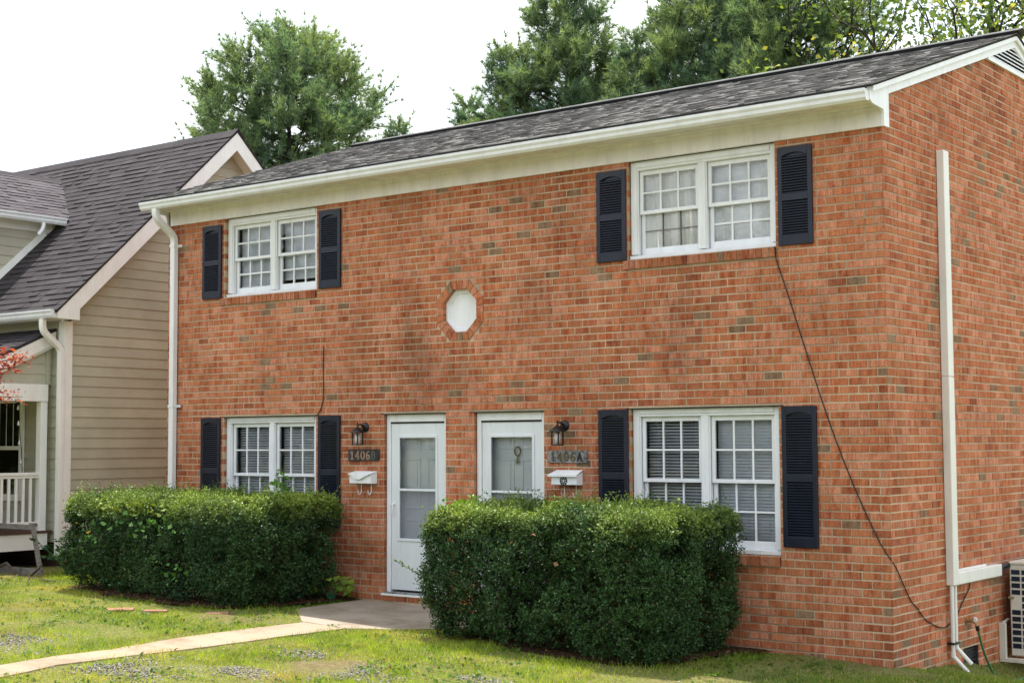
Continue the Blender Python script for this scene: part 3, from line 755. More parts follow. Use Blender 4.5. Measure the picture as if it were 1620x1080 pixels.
# gable vent
m = MB(); zb = 6.10; hwv = (rake(RIDGE_Y)-0.01-zb)/0.335+0.06
m.prism([(RIDGE_Y-hwv, zb), (RIDGE_Y+hwv, zb), (RIDGE_Y, rake(RIDGE_Y)+0.02)], 0, 0.002, 0.006, mi=1)
m.box(0.002, 0.032, RIDGE_Y-hwv, RIDGE_Y+hwv, zb-0.05, zb-0.002)
for k in range(7):
    z = zb+0.005+k*0.045; hw = hwv-(z-zb)/0.335
    if hw > 0.05: m.hexa([(0.008, RIDGE_Y-hw, z+0.022), (0.026, RIDGE_Y-hw, z), (0.026, RIDGE_Y+hw, z), (0.008, RIDGE_Y+hw, z+0.022), (0.008, RIDGE_Y-hw, z+0.03), (0.026, RIDGE_Y-hw, z+0.012), (0.026, RIDGE_Y+hw, z+0.012), (0.008, RIDGE_Y+hw, z+0.03)])
m.build('gable_vent', [M['white'], M['dark']], H)
# downspout
RECT = [(-0.045, -0.032), (-0.038, -0.039), (0.038, -0.039), (0.045, -0.032), (0.045, 0.032), (0.038, 0.039), (-0.038, 0.039), (-0.045, 0.032)]
def bend(pts, rad=0.06, n=5):
    pts = [Vector(p) for p in pts]; o_ = [pts[0]]
    for a, b, c in zip(pts, pts[1:], pts[2:]):
        p, q = b+(a-b).normalized()*rad, b+(c-b).normalized()*rad
        for i in range(n+1):
            t = i/n; o_.append(p*(1-t)**2+b*2*t*(1-t)+q*t*t)
    o_.append(pts[-1]); return o_
m = MB(); m.tube(bend([(-10.415, -0.385, 5.0), (-10.415, -0.385, 4.88), (-10.415, -0.055, 4.65), (-10.415, -0.055, -0.05)], 0.09), 0.04, section=RECT)
for z in (4.52, 2.3, 0.6):
    m.box(-10.466, -10.364, -0.10, -0.002, z-0.018, z+0.018)
    m.box(-10.364, -10.31, -0.012, -0.002, z-0.018, z+0.018)
m.build('downspout', M['metalwhite'], H)
# foundation vent and tap
m = MB(); h0, h1, w0, w1 = SIDE_HOLES[0]
m.box(-0.06, -0.05, h0, h1, w0, w1, (1, 1, 1), 1)
for u in (h0, h1-0.01): m.box(-0.06, -0.002, u, u+0.01, w0, w1, mi=1)
for k in range(6): m.box(-0.05, -0.03, h0, h1, w0+0.02+k*0.042, w0+0.028+k*0.042, mi=1)
m.box(-0.05, 0.03, h0-0.02, h1+0.02, w0-0.035, w0-0.002, (0.30, 0.16, 0.10), 0, 0.005)
m.build('foundation_vent', [M['brick'], M['ironplate']], H)
m = MB(); m.lathe([(0.0, 0.0), (0.035, 0.0), (0.035, 0.008), (0.0, 0.008)], (0.002, 1.86, -0.10), 0, 12); m.tube([(0.0, 1.86, -0.10), (0.07, 1.86, -0.10), (0.10, 1.86, -0.115), (0.115, 1.86, -0.15)], 0.014, 8)
m.tube([(0.06, 1.86, -0.1), (0.075, 1.86, -0.06)], 0.007, 6)
tp = m.build('tap', M['brass'], H)
m = MB(); m.lathe([(0, 0.0), (0.028, 0.002), (0.03, 0.012), (0.012, 0.02), (0, 0.02)], (0.075, 1.89, -0.085), 1, 12); m.build('tap_wheel', M['metalwhite'], tp)

# ------------------------------------------------------------------ small things on the facade
def wall_lamp(x, z, label):
    t = thing('wall_lamp', (x, 0, z), label, 'wall lamp', 'lantern wall lamps beside the doors')
    m = MB(); m.lathe([(0, -0.035), (0.03, -0.03), (0.055, -0.016), (0.06, 0)], (x, -0.002, z+0.02), 1, 20)
    m.tube([(x, -0.03, z+0.02), (x, -0.06, z+0.045), (x, -0.10, z+0.055), (x, -0.14, z+0.045), (x, -0.145, z+0.02)], 0.011, 8); m.build('bracket', M['black'], t, True)
    m = MB(); c = (x, -0.145, z)
    m.lathe([(0, 0.035), (0.014, 0.03), (0.016, 0.018), (0.03, 0.012), (0.058, -0.018), (0.094, -0.042), (0.094, -0.05), (0.05, -0.052), (0, -0.05)], c, 2, 20)
    m.lathe([(0, 0.082), (0.006, 0.078), (0.011, 0.066), (0.006, 0.054), (0.009, 0.04), (0.012, 0.03)], c, 2, 10); m.build('hood', M['black'], t, True)
    m = MB()
    for i in range(4):
        a = math.pi/4+i*math.pi/2; px, py = x+0.062*math.cos(a), -0.145+0.062*math.sin(a)
        m.box(px-0.006, px+0.006, py-0.006, py+0.006, z-0.19, z-0.048)
    m.box(x-0.052, x+0.052, -0.145-0.052, -0.145+0.052, z-0.20, z-0.188, bev=0.002); m.build('cage', M['black'], t)
    m = MB(); m.lathe([(0.0, -0.187), (0.034, -0.186), (0.036, -0.06), (0.0, -0.055)], c, 2, 16); m.build('shade', M['lampglass'], t, True)
    return t
wall_lamp(-6.825, 1.955, 'black lantern wall lamp above the dark 1406B plate')
wall_lamp(-3.80, 1.945, 'black lantern wall lamp above the pale 1406A plate')

GLYPH = {
 '1': [[(0.12, 0.78), (0.34, 0.98), (0.34, 0.03)], [(0.12, 0.03), (0.56, 0.03)]],
 '4': [[(0.46, 0.03), (0.46, 0.98), (0.05, 0.32), (0.66, 0.32)], [(0.30, 0.03), (0.62, 0.03)]],
 '0': [[(0.34+0.27*math.sin(a), 0.5+0.47*math.cos(a)) for a in [i*2*math.pi/16 for i in range(17)]]],
 '6': [[(0.56, 0.90), (0.40, 0.96), (0.22, 0.82), (0.10, 0.55), (0.08, 0.30), (0.18, 0.08), (0.34, 0.03), (0.52, 0.10), (0.58, 0.30), (0.50, 0.48), (0.34, 0.54), (0.16, 0.44), (0.09, 0.30)]],
 'A': [[(0.04, 0.03), (0.34, 0.98), (0.64, 0.03)], [(0.15, 0.36), (0.53, 0.36)], [(-0.02, 0.03), (0.14, 0.03)], [(0.52, 0.03), (0.72, 0.03)]],
 'B': [[(0.12, 0.03), (0.12, 0.97), (0.40, 0.95), (0.50, 0.84), (0.50, 0.64), (0.40, 0.53), (0.14, 0.52)], [(0.40, 0.52), (0.56, 0.42), (0.58, 0.20), (0.46, 0.05), (0.12, 0.03)]]}
def glyph(mb, ch, x, z, h, y, w=0.013):
    for st in GLYPH[ch]:
        pts = [Vector((x+px*h, y, z+pz*h)) for px, pz in st]
        for i, (a, b) in enumerate(zip(pts, pts[1:])):
            d = (b-a).normalized(); wv = w*(0.75+0.45*abs(d.z)); nn = Vector((-d.z, 0, d.x))*wv/2; a2, b2 = a-d*w*0.3, b+d*w*0.3; dep = Vector((0, -0.006-0.0004*(i % 3), 0))
            mb.hexa([a2-nn, b2-nn, b2+nn, a2+nn, a2-nn+dep, b2-nn+dep, b2+nn+dep, a2+nn+dep])
def plaque(x0, x1, z0, z1, text, plate, nums, label):
    t = thing('address_plate', ((x0+x1)/2, 0, z0), label, 'address plate', 'house number plates')
    m = MB(); m.box(x0, x1, -0.026, -0.003, z0, z1, bev=0.004)
    fr = 0.012
    for q in ((x0, x1, z0, z0+fr), (x0, x1, z1-fr, z1)): m.box(q[0]+0.004, q[1]-0.004, -0.030, -0.0262, q[2]+0.003, q[3]-0.001, bev=0.001)
    m.build('board', plate, t)
    h = (z1-z0)*0.70; adv = (x1-x0-0.07)/5
    for i, ch in enumerate(text):
        g = MB(); glyph(g, ch, x0+0.042+i*adv, z0+(z1-z0)*0.14, h, -0.0265)
        g.build('numeral' if ch.isdigit() else 'letter', nums[i], t)
M['numdark'] = paint('tarnished_brass', (0.09, 0.07, 0.04), 0.5, 0.2, 30)
M['numlight'] = paint('worn_copper', (0.42, 0.27, 0.19), 0.5, 0.2, 30)
M['numolive'] = paint('olive_brass', (0.12, 0.085, 0.030), 0.5, 0.2, 30)
M['numblack'] = paint('dull_black_metal', (0.018, 0.016, 0.015), 0.5, 0.2, 30)
M['numgrey'] = paint('dull_grey_metal', (0.15, 0.14, 0.13), 0.5, 0.2, 30)
plaque(-7.10, -6.585, 1.562, 1.705, '1406B', M['ironplate'], [M['numlight']]*4+[M['numgrey']], 'dark weathered plate with copper numerals reading 1406B')
plaque(-4.02, -3.50, 1.553, 1.69, '1406A', M['greyplate'], [M['numdark'], M['numolive'], M['numolive'], M['numolive'], M['numblack']], 'pale silvery plate with dark brass numerals reading 1406A')

def mailbox(x0, x1, z0, z1, style, label):
    t = thing('mailbox', ((x0+x1)/2, 0, z0), label, 'mailbox', 'white wall mailboxes beside the doors')
    m = MB(); d = -0.118
    m.prism([(-0.003, z0), (d+0.006, z0), (d, z0+0.006), (d, z1-0.012), (-0.003, z1+0.028)], 0, x0, x1); m.build('box', M['white'], t)
    l = MB()
    if style == 'flap':
        yt = d-0.022; xm = (x0+x1)/2-0.02
        l.hexa([(x0-0.012, -0.004, z1+0.028), (x1+0.006, -0.004, z1+0.028), (x1+0.006, yt, z1-0.006), (x0-0.012, yt, z1-0.006),
                (x0-0.012, -0.004, z1+0.033), (x1+0.006, -0.004, z1+0.033), (x1+0.006, yt, z1), (x0-0.012, yt, z1)])
        l.prism([(x0-0.012, z1-0.001), (x1+0.006, z1-0.001), (x1-0.06, z1-0.022), (xm+0.05, z1-0.062), (xm+0.025, z1-0.066), (xm-0.035, z1-0.066), (xm-0.06, z1-0.056), (x0+0.05, z1-0.02)][::-1], 1, yt-0.004, yt-0.0005)
    else:
        yt = d-0.028
        l.hexa([(x0-0.004, -0.004, z1+0.045), (x1+0.004, -0.004, z1+0.045), (x1+0.02, yt, z1-0.006), (x0-0.03, yt, z1-0.006),
                (x0-0.004, -0.004, z1+0.05), (x1+0.004, -0.004, z1+0.05), (x1+0.02, yt, z1), (x0-0.03, yt, z1)])
        l.hexa([(x0-0.03, yt-0.004, z1-0.022), (x1+0.02, yt-0.004, z1-0.022), (x1+0.02, yt-0.0003, z1-0.022), (x0-0.03, yt-0.0003, z1-0.022),
                (x0-0.03, yt-0.004, z1), (x1+0.02, yt-0.004, z1), (x1+0.02, yt-0.0003, z1), (x0-0.03, yt-0.0003, z1)])
    l.build('lid', M['white'], t)
    for k in (0.33, 0.80):
        h = MB(); hx = x0+(x1-x0)*k
        pts = [(hx, -0.03, z0+0.002), (hx, -0.03, z0-0.10)]+[(hx-0.012*math.sin(a), -0.055+0.025*math.cos(a), z0-0.10-0.035*math.sin(a)) for a in (0.4, 0.8, 1.2, 1.57, 2.0, 2.5, 2.9)]+[(hx-0.005, -0.088, z0-0.085)]
        h.tube(pts, 0.0045, 6); h.build('paper_hook', M['white'], t)
    if style != 'flap':
        e = MB(); cx, cz = (x0+x1)/2-0.005, (z0+z1)/2-0.012
        for r0, r1 in ((0.040, 0.050), (0.012, 0.019)):
            n = 24
            for i in range(n):
                a, b = 2*math.pi*i/n, 2*math.pi*(i+1)/n
                e.hexa([(cx+r*math.cos(q), yy, cz+r*math.sin(q)) for yy in (d-0.0005, d-0.003) for r, q in ((r0, a), (r1, a), (r1, b), (r0, b))])
        for i in range(8):
            a = i*math.pi/4; px, pz = cx+0.030*math.cos(a), cz+0.030*math.sin(a)
            e.prism([(px+0.0088*math.cos(k*math.pi/4), pz+0.0088*math.sin(k*math.pi/4)) for k in range(8)], 1, d-0.0005, d-0.0035)
        e.build('emblem', M['black'], t)
mailbox(-6.985, -6.63, 1.287, 1.405, 'flap', 'white mailbox with pointed flap lid below the 1406B plate')
mailbox(-3.905, -3.565, 1.312, 1.425, 'lid', 'white mailbox with a round black emblem below the 1406A plate')

# ornament on the inner door
t = thing('door_ornament', (-4.63, 0.17, 1.5), 'small straw ring ornament hanging on the white door behind the storm glass', 'ornament')
m = MB(); cx, cz = -4.585, 1.68
n = 18; m.tube([(cx+0.042*math.cos(2*math.pi*i/n), 0.155, cz+0.05*math.sin(2*math.pi*i/n)) for i in range(n+1)], 0.010, 6); m.build('ring', M['straw'], t)
m = MB()
for k in range(9): m.tube([(cx+random.uniform(-.012, .012), 0.155, cz-0.05), (cx+random.uniform(-.02, .02), 0.15, cz-0.10), (cx+random.uniform(-.03, .03), 0.152, cz-0.13-0.05*random.random())], 0.004, 4)
m.build('tassel', M['straw'], t)

# cables
def cable(pts, r, label, name='cable'):
    m = MB(); P_ = [Vector(p) for p in pts]; o_ = []
    for i in range(len(P_)-1):
        p0, p1, p2, p3 = P_[max(i-1, 0)], P_[i], P_[i+1], P_[min(i+2, len(P_)-1)]
        for k in range(6):
            t = k/6; o_.append(0.5*((2*p1)+(p2-p0)*t+(2*p0-5*p1+4*p2-p3)*t*t+(3*p1-p0-3*p2+p3)*t**3))
    o_.append(P_[-1]); m.tube(o_, r, 6); o = m.build(name, M['rubber']); tag(o, label, 'cable'); return o
cable([(-1.165, -0.028, 3.74), (-1.155, -0.012, 3.6), (-1.07, -0.010, 3.35), (-0.88, -0.010, 2.768), (-0.70, -0.010, 2.22), (-0.56, -0.010, 1.825), (-0.36, -0.010, 1.33), (-0.137, -0.010, 0.859), (-0.03, -0.012, 0.69),
       (0.012, 0.049, 0.593), (0.012, 0.22, 0.42), (0.012, 0.40, 0.24), (0.012, 0.54, 0.162), (0.012, 0.737, 0.033), (0.012, 1.0, -0.062), (0.012, 1.2, -0.10), (0.012, 1.32, -0.093), (0.012, 1.55, -0.025), (0.012, 1.75, 0.11), (0.012, 1.93, 0.23), (0.012, 1.96, 0.31)], 0.006,
      'thin black cable slanting across the brick from the upper right window')
cable([(-7.55, -0.008, 3.01), (-7.555, -0.008, 2.7), (-7.552, -0.008, 2.35), (-7.60, -0.012, 2.2), (-7.66, -0.03, 2.12)], 0.006, 'short thin black cable hanging down brick above the lower left window')

# line set cover on the side wall
t = thing('line_set_cover', (0.04, 1.38, 0.3), 'white plastic pipe cover running down the brick side wall', 'pipe cover')
m = MB(); m.box(0.003, 0.085, 1.33, 1.47, 2.435, 4.78, bev=0.006); m.box(0.003, 0.086, 1.329, 1.471, 0.31, 2.43, bev=0.006); m.box(0.003, 0.07, 1.34, 1.46, 2.428, 2.437)
m.build('duct', M['pvc'], t)
m = MB(); m.box(0.003, 0.085, 1.4715, 2.727, 0.31, 0.435, bev=0.006); m.box(0.003, 0.012, 1.4715, 2.45, 0.435, 0.455); m.build('duct', M['pvc'], t)
for y, L, k in ((1.355, 0.0, 0), (1.44, 0.06, 1)):
    m = MB(); zb = -0.40+0.08*k
    m.tube(bend([(0.05, y, 0.31), (0.05, y, zb), (0.20, y+0.02, zb-0.16)], 0.03), 0.021, 10)
    m.tube([(0.05, y, zb+0.03), (0.05, y, zb-0.012)], 0.026, 10); m.build('drain_pipe', M['pvc'], t)
m = MB(); m.box(0.003, 0.075, 1.325, 1.47, -0.285, -0.262); m.build('pipe_clamp', M['black'], t)

# air conditioner
t = thing('air_conditioner', (0.3, 3.3, -0.6), 'ivory outdoor air conditioner unit hung on the brick side wall', 'air conditioner')
AX0, AX1, AY0, AY1, AZ0, AZ1 = 0.10, 0.45, 2.90, 3.85, -0.57, 0.45
m = MB(); m.box(AX0, AX1, AY0, AY1, AZ0, AZ1-0.03, bev=0.012); m.box(AX0-0.006, AX1+0.006, AY0-0.008, AY1+0.006, AZ1-0.03, AZ1+0.004, bev=0.008); m.build('body', M['acbody'], t)
m = MB(); pitch = 0.0725
for r in range(12):
    z = AZ1-0.085-r*pitch
    for ccol in range(3):
        x = AX0+0.022+ccol*0.112
        if r in (4, 5) and ccol == 0: continue
        if x+0.10 > AX1-0.005: continue
        m.box(x, x+0.094, AY0-0.004, AY0+0.02, z-0.052, z, bev=0.001)
m.build('intake_slots', M['fins'], t)
m = MB(); m.box(AX0-0.012, AX0+0.05, AY0-0.018, AY0-0.001, AZ1-0.40, AZ1-0.375, bev=0.003); m.build('grip', M['straw'], t)
m = MB(); fc = (AX1+0.001, (AY0+AY1)/2-0.06, (AZ0+AZ1)/2)
for r in (0.06, 0.13, 0.2, 0.27, 0.34): m.tube([(AX1+0.012, fc[1]+r*math.cos(a), fc[2]+r*math.sin(a)) for a in [i*2*math.pi/28 for i in range(29)]], 0.005, 5)
for i in range(12): a = i*math.pi/6; m.tube([(AX1+0.01, fc[1]+0.04*math.cos(a), fc[2]+0.04*math.sin(a)), (AX1+0.01, fc[1]+0.36*math.cos(a), fc[2]+0.36*math.sin(a))], 0.004, 4)
m.build('fan_grille', M['acbody'], t)
for y in (2.83, 3.75):
    m = MB(); m.box(0.003, 0.075, y-0.025, y+0.02, -0.60, -0.21, bev=0.003); m.box(0.003, 0.47, y-0.02, y+0.03, -0.63, -0.585, bev=0.003)
    m.tube([(0.03, y+0.03, -0.215), (0.03, y+0.2, -0.19)], 0.016, 6)
    m.build('wall_bracket', M['acbody'], t)
m = MB(); m.tube([(0.05, 2.72, 0.38), (0.06, 2.80, 0.40), (0.09, 2.90, 0.42)], 0.028, 8); m.tube([(0.06, 2.72, 0.35), (0.08, 2.82, 0.36), (0.11, 2.9, 0.40)], 0.012, 6); m.build('refrigerant_line', M['black'], t)

# garden hose
m = MB(); m.tube([(0.115, 1.86, -0.14), (0.118, 1.872, -0.19)], 0.022, 8, mi=1)
hp = [(0.118, 1.872, -0.18), (0.13, 1.91, -0.30), (0.15, 1.97, -0.45), (0.18, 2.05, -0.60), (0.22, 2.14, -0.70), (0.30, 2.25, -0.735), (0.40, 2.40, -0.72), (0.50, 2.55, -0.62), (0.62, 2.75, -0.55), (0.80, 3.0, -0.58), (1.0, 3.2, -0.72), (1.2, 3.3, -0.80)]
pp = []; PV = [Vector(p) for p in hp]
for i in range(len(PV)-1):
    p0, p1, p2, p3 = PV[max(i-1, 0)], PV[i], PV[i+1], PV[min(i+2, len(PV)-1)]
    for k in range(5):
        s_ = k/5; pp.append(0.5*((2*p1)+(p2-p0)*s_+(2*p0-5*p1+4*p2-p3)*s_*s_+(3*p1-p0-3*p2+p3)*s_**3))
m.tube(pp, 0.0125, 8); tag(m.build('garden_hose', [M['hose'], M['black']]), 'green garden hose looping from the wall tap to the ground', 'hose')

# ------------------------------------------------------------------ neighbouring house
NX = -13.0; NS = 0.932; NE = 3.62     # gable wall x, roof slope, eave line height at the wall corner y=0.05
N = thing('timber_house', (-17, 3.4, 0), 'beige lap sided house with dark shingle roof and white trim', 'house')
NRY = 3.13; NRZ = 6.97; NEY = -0.34
roofz = lambda y: NRZ-NS*abs(y-NRY)
SID = (0.445, 0.432, 0.335)
m = MB(); ex = 0.155; z = 0.33; k = 0
while z < 6.7:     # siding boards of the gable wall (faces +x)
    z1 = z+ex; zt = roofz(0)  # clip to the roof line with the board's own ends
    def yl(zz): return max(0.14, NRY-(NRZ-0.20-zz)/NS)
    def yr(zz): return min(6.2, NRY+(NRZ-0.20-zz)/NS)
    if yr(z1) > yl(z1):
        c = random.uniform(0.96, 1.04); c = tuple(v*c for v in SID)
        m.hexa([(NX-0.02, yl(z), z), (NX+0.014, yl(z), z), (NX+0.014, yr(z), z), (NX-0.02, yr(z), z),
                (NX-0.02, yl(z1), z1), (NX+0.002, yl(z1), z1), (NX+0.002, yr(z1), z1), (NX-0.02, yr(z1), z1)], c)
    z = z1
m.box(NX-0.05, NX-0.021, 0.05, 6.2, 0.1, 3.5, SID); m.box(-21, NX-0.05, 6.15, 6.2, 0.1, 3.95, SID); m.box(-21, -20.97, 0.1, 6.14, 0.1, 3.7, SID)
m.build('wall', M['siding'], N)
m = MB(); z = 0.33
while z < 3.6:      # front wall, facing -y
    c = random.uniform(0.96, 1.04); c = tuple(v*c*0.97 for v in SID)
    m.hexa([(-21, 0.016, z), (NX-0.12, 0.016, z), (NX-0.12, 0.06, z), (-21, 0.06, z), (-21, 0.028, z+ex), (NX-0.12, 0.028, z+ex), (NX-0.12, 0.06, z+ex), (-21, 0.06, z+ex)], c)
    z += ex
m.build('wall', M['siding'], N)
m = MB(); m.box(-21, NX-0.02, 0.08, 6.2, -0.3, 0.325); m.build('foundation', M['mulch'], N)
m = MB(); m.box(NX-0.125, NX+0.03, 0.004, 0.03, 0.2, 3.62, bev=0.004); m.box(NX-0.0, NX+0.03, 0.0305, 0.145, 0.2, 3.62, bev=0.004)
m.build('corner_board', M['trim'], N)
# roof
PURP = [(0.049, 0.043, 0.048), (0.043, 0.038, 0.043), (0.055, 0.048, 0.053), (0.047, 0.041, 0.046)]
ux = 8.5; nl = math.hypot(NRY-NEY, NRZ-roofz(NEY)); d_y, d_z = (NRY-NEY)/nl, (NRZ-roofz(NEY))/nl
m = MB(); shingles(m, (NX+0.315-ux, NEY, roofz(NEY)), (1, 0, 0), (0, d_y, d_z), (0, -d_z, d_y), ux, nl, 0.142, 0.24, PURP, 0.016)
m.prism([(NEY, roofz(NEY)-0.004), (NRY, NRZ-0.006), (2*NRY-NEY, roofz(NEY)-0.004), (2*NRY-NEY, roofz(NEY)-0.03), (NRY, NRZ-0.035), (NEY, roofz(NEY)-0.03)], 0, NX+0.31-ux, NX+0.31, (0.03, 0.028, 0.03))
shingles(m, (NX+0.315, 2*NRY-NEY, roofz(NEY)), (-1, 0, 0), (0, -d_y, d_z), (0, d_z, d_y), ux, nl, 0.142, 0.24, PURP, 0.016)
nroof = m.build('roof', M['shingle'], N)
m = MB()
for i in range(28):
    a = NX+0.33-0.305*(i+1)
    m.prism([(NRY-0.14, NRZ-0.115), (NRY-0.14, NRZ-0.105), (NRY, NRZ+0.03), (NRY+0.14, NRZ-0.105), (NRY+0.14, NRZ-0.115), (NRY, NRZ+0.018)], 0, a, a+0.302, random.choice(PURP))
m.build('ridge_cap', M['shingle'], nroof)
# rake boards and box return
m = MB()
fa, fb = NX+0.27, NX+0.30; wdt = 0.235
m.prism([(NEY+0.02, roofz(NEY+0.02)-0.035), (NRY, NRZ-0.037), (NRY, NRZ-0.037-wdt*1.25), (0.07, roofz(0.07)-0.037-wdt*1.25), (0.07, NE), (-0.30, NE+0.01), (NEY+0.02, NE+0.09)], 0, fa, fb)
m.prism([(NRY+0.001, NRZ-0.037), (6.6, roofz(6.6)-0.035), (6.6, roofz(6.6)-0.035-wdt), (NRY+0.001, NRZ-0.037-wdt*1.25)], 0, fa, fb)
m.build('rake_board', M['trim'], N)
m = MB()     # soffit under the gable overhang
for s_, e_ in ((0.0, NRY), (NRY, 6.5)):
    m.hexa([(NX, s_, roofz(s_)-0.24), (fa, s_, roofz(s_)-0.24), (fa, e_, roofz(e_)-0.24), (NX, e_, roofz(e_)-0.24), (NX, s_, roofz(s_)-0.21), (fa, s_, roofz(s_)-0.21), (fa, e_, roofz(e_)-0.21), (NX, e_, roofz(e_)-0.21)])
m.box(NX-0.1, fa, -0.28, 0.0, NE+0.012, NE+0.03)
m.build('soffit', M['trim'], N)
m = MB(); m.box(-21, NX+0.26, -0.30, -0.285, NE+0.016, NE+0.12); m.box(-21, NX-0.13, -0.285, 0.0, NE+0.0, NE+0.014)
m.build('fascia', M['trim'], N)
gz_ = NE+0.02
gp2 = [(-0.303, gz_+0.12), (-0.303, gz_), (-0.37, gz_-0.004), (-0.395, gz_+0.03), (-0.40, gz_+0.07), (-0.42, gz_+0.09), (-0.42, gz_+0.118), (-0.41, gz_+0.118), (-0.39, gz_+0.07), (-0.365, gz_+0.008), (-0.311, gz_+0.01), (-0.311, gz_+0.12)]
m = MB(); m.prism(gp2, 0, -21, NX+0.255); m.prism(gp2[:7], 0, NX+0.255, NX+0.258); m.build('gutter', M['metalwhite'], N)
m = MB(); m.tube(bend([(NX-0.02, -0.35, NE+0.01), (NX-0.02, -0.35, NE-0.16), (NX+0.0, -0.04, NE-0.42), (NX+0.0, -0.04, 0.15)], 0.08), 0.04, section=RECT); m.build('downspout', M['trim'], N)
# dormer
m = MB(); DG = -15.03; DC = -15.28; DR = -16.8; DRZ = 6.5; DEZ = 5.50
dsl = (DRZ-DEZ)/(DG-DR)
dz_n = math.hypot(DG-DR, DRZ-DEZ)
def dorm_keep(u, s): # u along +y from -1.4 ; only above the main roof
    y = -1.6+u; zz = DEZ+s/dz_n*(DRZ-DEZ); return zz > roofz(y)-0.05
sx, sz = (DR-DG)/dz_n, (DRZ-DEZ)/dz_n
PURP_LIT = [tuple(v*1.9 for v in c) for c in PURP]  # main roof tones lightened: the dormer's stronger sun is put into the colour
shingles(m, (DG, -1.6, DEZ), (0, 1, 0), (sx, 0, sz), (sz, 0, -sx), 4.4, dz_n, 0.142, 0.24, PURP_LIT, 0.014, dorm_keep)
m.hexa([(DG, -1.6, DEZ-0.03), (DG, 1.60, DEZ-0.03), (DR, 2.7, DRZ-0.03), (DR, -1.6, DRZ-0.03), (DG, -1.6, DEZ-0.002), (DG, 1.60, DEZ-0.002), (DR, 2.7, DRZ-0.002), (DR, -1.6, DRZ-0.002)], PURP[0])
shingles(m, (2*DR-DG, -1.6, DEZ), (0, 1, 0), (-sx, 0, sz), (-sz, 0, -sx), 4.4, dz_n, 0.142, 0.24, PURP_LIT, 0.014, dorm_keep)
for i in range(15):
    a = -1.6+i*0.29
    if a > 2.5: break
    m.prism([(DR-0.13, DRZ-0.075), (DR-0.13, DRZ-0.062), (DR, DRZ+0.028), (DR+0.13, DRZ-0.062), (DR+0.13, DRZ-0.075), (DR, DRZ+0.015)], 1, a, a+0.288, random.choice(PURP))
dr = m.build('dormer_roof', M['shingle'], N)
m = MB(); z = 3.6; ex2 = 0.155
while z < DEZ-0.18:
    y1_ = NRY-(NRZ-z-ex2)/NS
    m.hexa([(DC-0.03, -1.4, z), (DC+0.014, -1.4, z), (DC+0.014, y1_+0.1, z), (DC-0.03, y1_+0.1, z), (DC-0.03, -1.4, z+ex2), (DC+0.002, -1.4, z+ex2), (DC+0.002, y1_+0.1, z+ex2), (DC-0.03, y1_+0.1, z+ex2)], tuple(v*random.uniform(.96, 1.04) for v in SID)); z += ex2
m.box(2*DR-DC, DC-0.031, -1.38, -1.34, 3.6, 5.3, SID)
m.build('dormer_wall', M['siding'], dr)
m = MB(); m.box(DC+0.001, DC+0.022, -1.42, 1.36, DEZ-0.215, DEZ-0.06); m.box(DC+0.0225, DG-0.01, -1.42, 1.45, DEZ-0.062, DEZ-0.045)
yy0, yy1 = -0.9, 1.25
m.hexa([(DC+0.016, yy0, roofz(yy0)+0.02), (DC+0.032, yy0, roofz(yy0)+0.02), (DC+0.032, yy1, roofz(yy1)+0.02), (DC+0.016, yy1, roofz(yy1)+0.02),
        (DC+0.016, yy0, roofz(yy0)+0.165), (DC+0.032, yy0, roofz(yy0)+0.165), (DC+0.032, yy1, roofz(yy1)+0.165), (DC+0.016, yy1, roofz(yy1)+0.165)])
m.build('dormer_trim', M['trim'], dr)
m = MB(); gx = DG-0.005
m.prism([(gx, DEZ-0.005), (gx, DEZ-0.10), (gx+0.065, DEZ-0.104), (gx+0.09, DEZ-0.07), (gx+0.095, DEZ-0.03), (gx+0.115, DEZ-0.012), (gx+0.115, DEZ+0.006), (gx+0.105, DEZ+0.006), (gx+0.085, DEZ-0.04), (gx+0.06, DEZ-0.095), (gx+0.008, DEZ-0.092), (gx+0.008, DEZ-0.005)], 1, -1.6, 1.42)
m.tube(bend([(gx+0.05, 1.0, DEZ-0.10), (gx+0.05, 1.0, DEZ-0.19), (gx+0.02, 0.93, DEZ-0.30)], 0.05), 0.032, 10)
m.build('dormer_gutter', M['metalwhite'], dr)
# porch in front of the front wall
PX = -13.22
m = MB(); PS = 0.46; pz = lambda y: 3.42+PS*(y+0.03)
pl_ = math.hypot(3.4, 3.4*PS)
shingles(m, (PX-5, -3.4, pz(-3.4)+0.08), (1, 0, 0), (0, 1/math.hypot(1, PS), PS/math.hypot(1, PS)), (0, -PS/math.hypot(1, PS), 1/math.hypot(1, PS)), 5.05, pl_, 0.142, 0.24, PURP, 0.016)
m.hexa([(PX-5, -3.4, pz(-3.4)+0.045), (PX+0.045, -3.4, pz(-3.4)+0.045), (PX+0.045, 0.01, pz(0)+0.045), (PX-5, 0.01, pz(0)+0.045), (PX-5, -3.4, pz(-3.4)+0.079), (PX+0.045, -3.4, pz(-3.4)+0.079), (PX+0.045, 0.01, pz(0)+0.079), (PX-5, 0.01, pz(0)+0.079)], PURP[1])
m.build('porch_roof', M['shingle'], N)
m = MB(); m.hexa([(PX-0.0, -3.4, pz(-3.4)-0.15), (PX+0.04, -3.4, pz(-3.4)-0.15), (PX+0.04, 0.0, pz(0)-0.15), (PX-0.0, 0.0, pz(0)-0.15), (PX-0.0, -3.4, pz(-3.4)+0.044), (PX+0.04, -3.4, pz(-3.4)+0.044), (PX+0.04, 0.0, pz(0)+0.044), (PX-0.0, 0.0, pz(0)+0.044)])
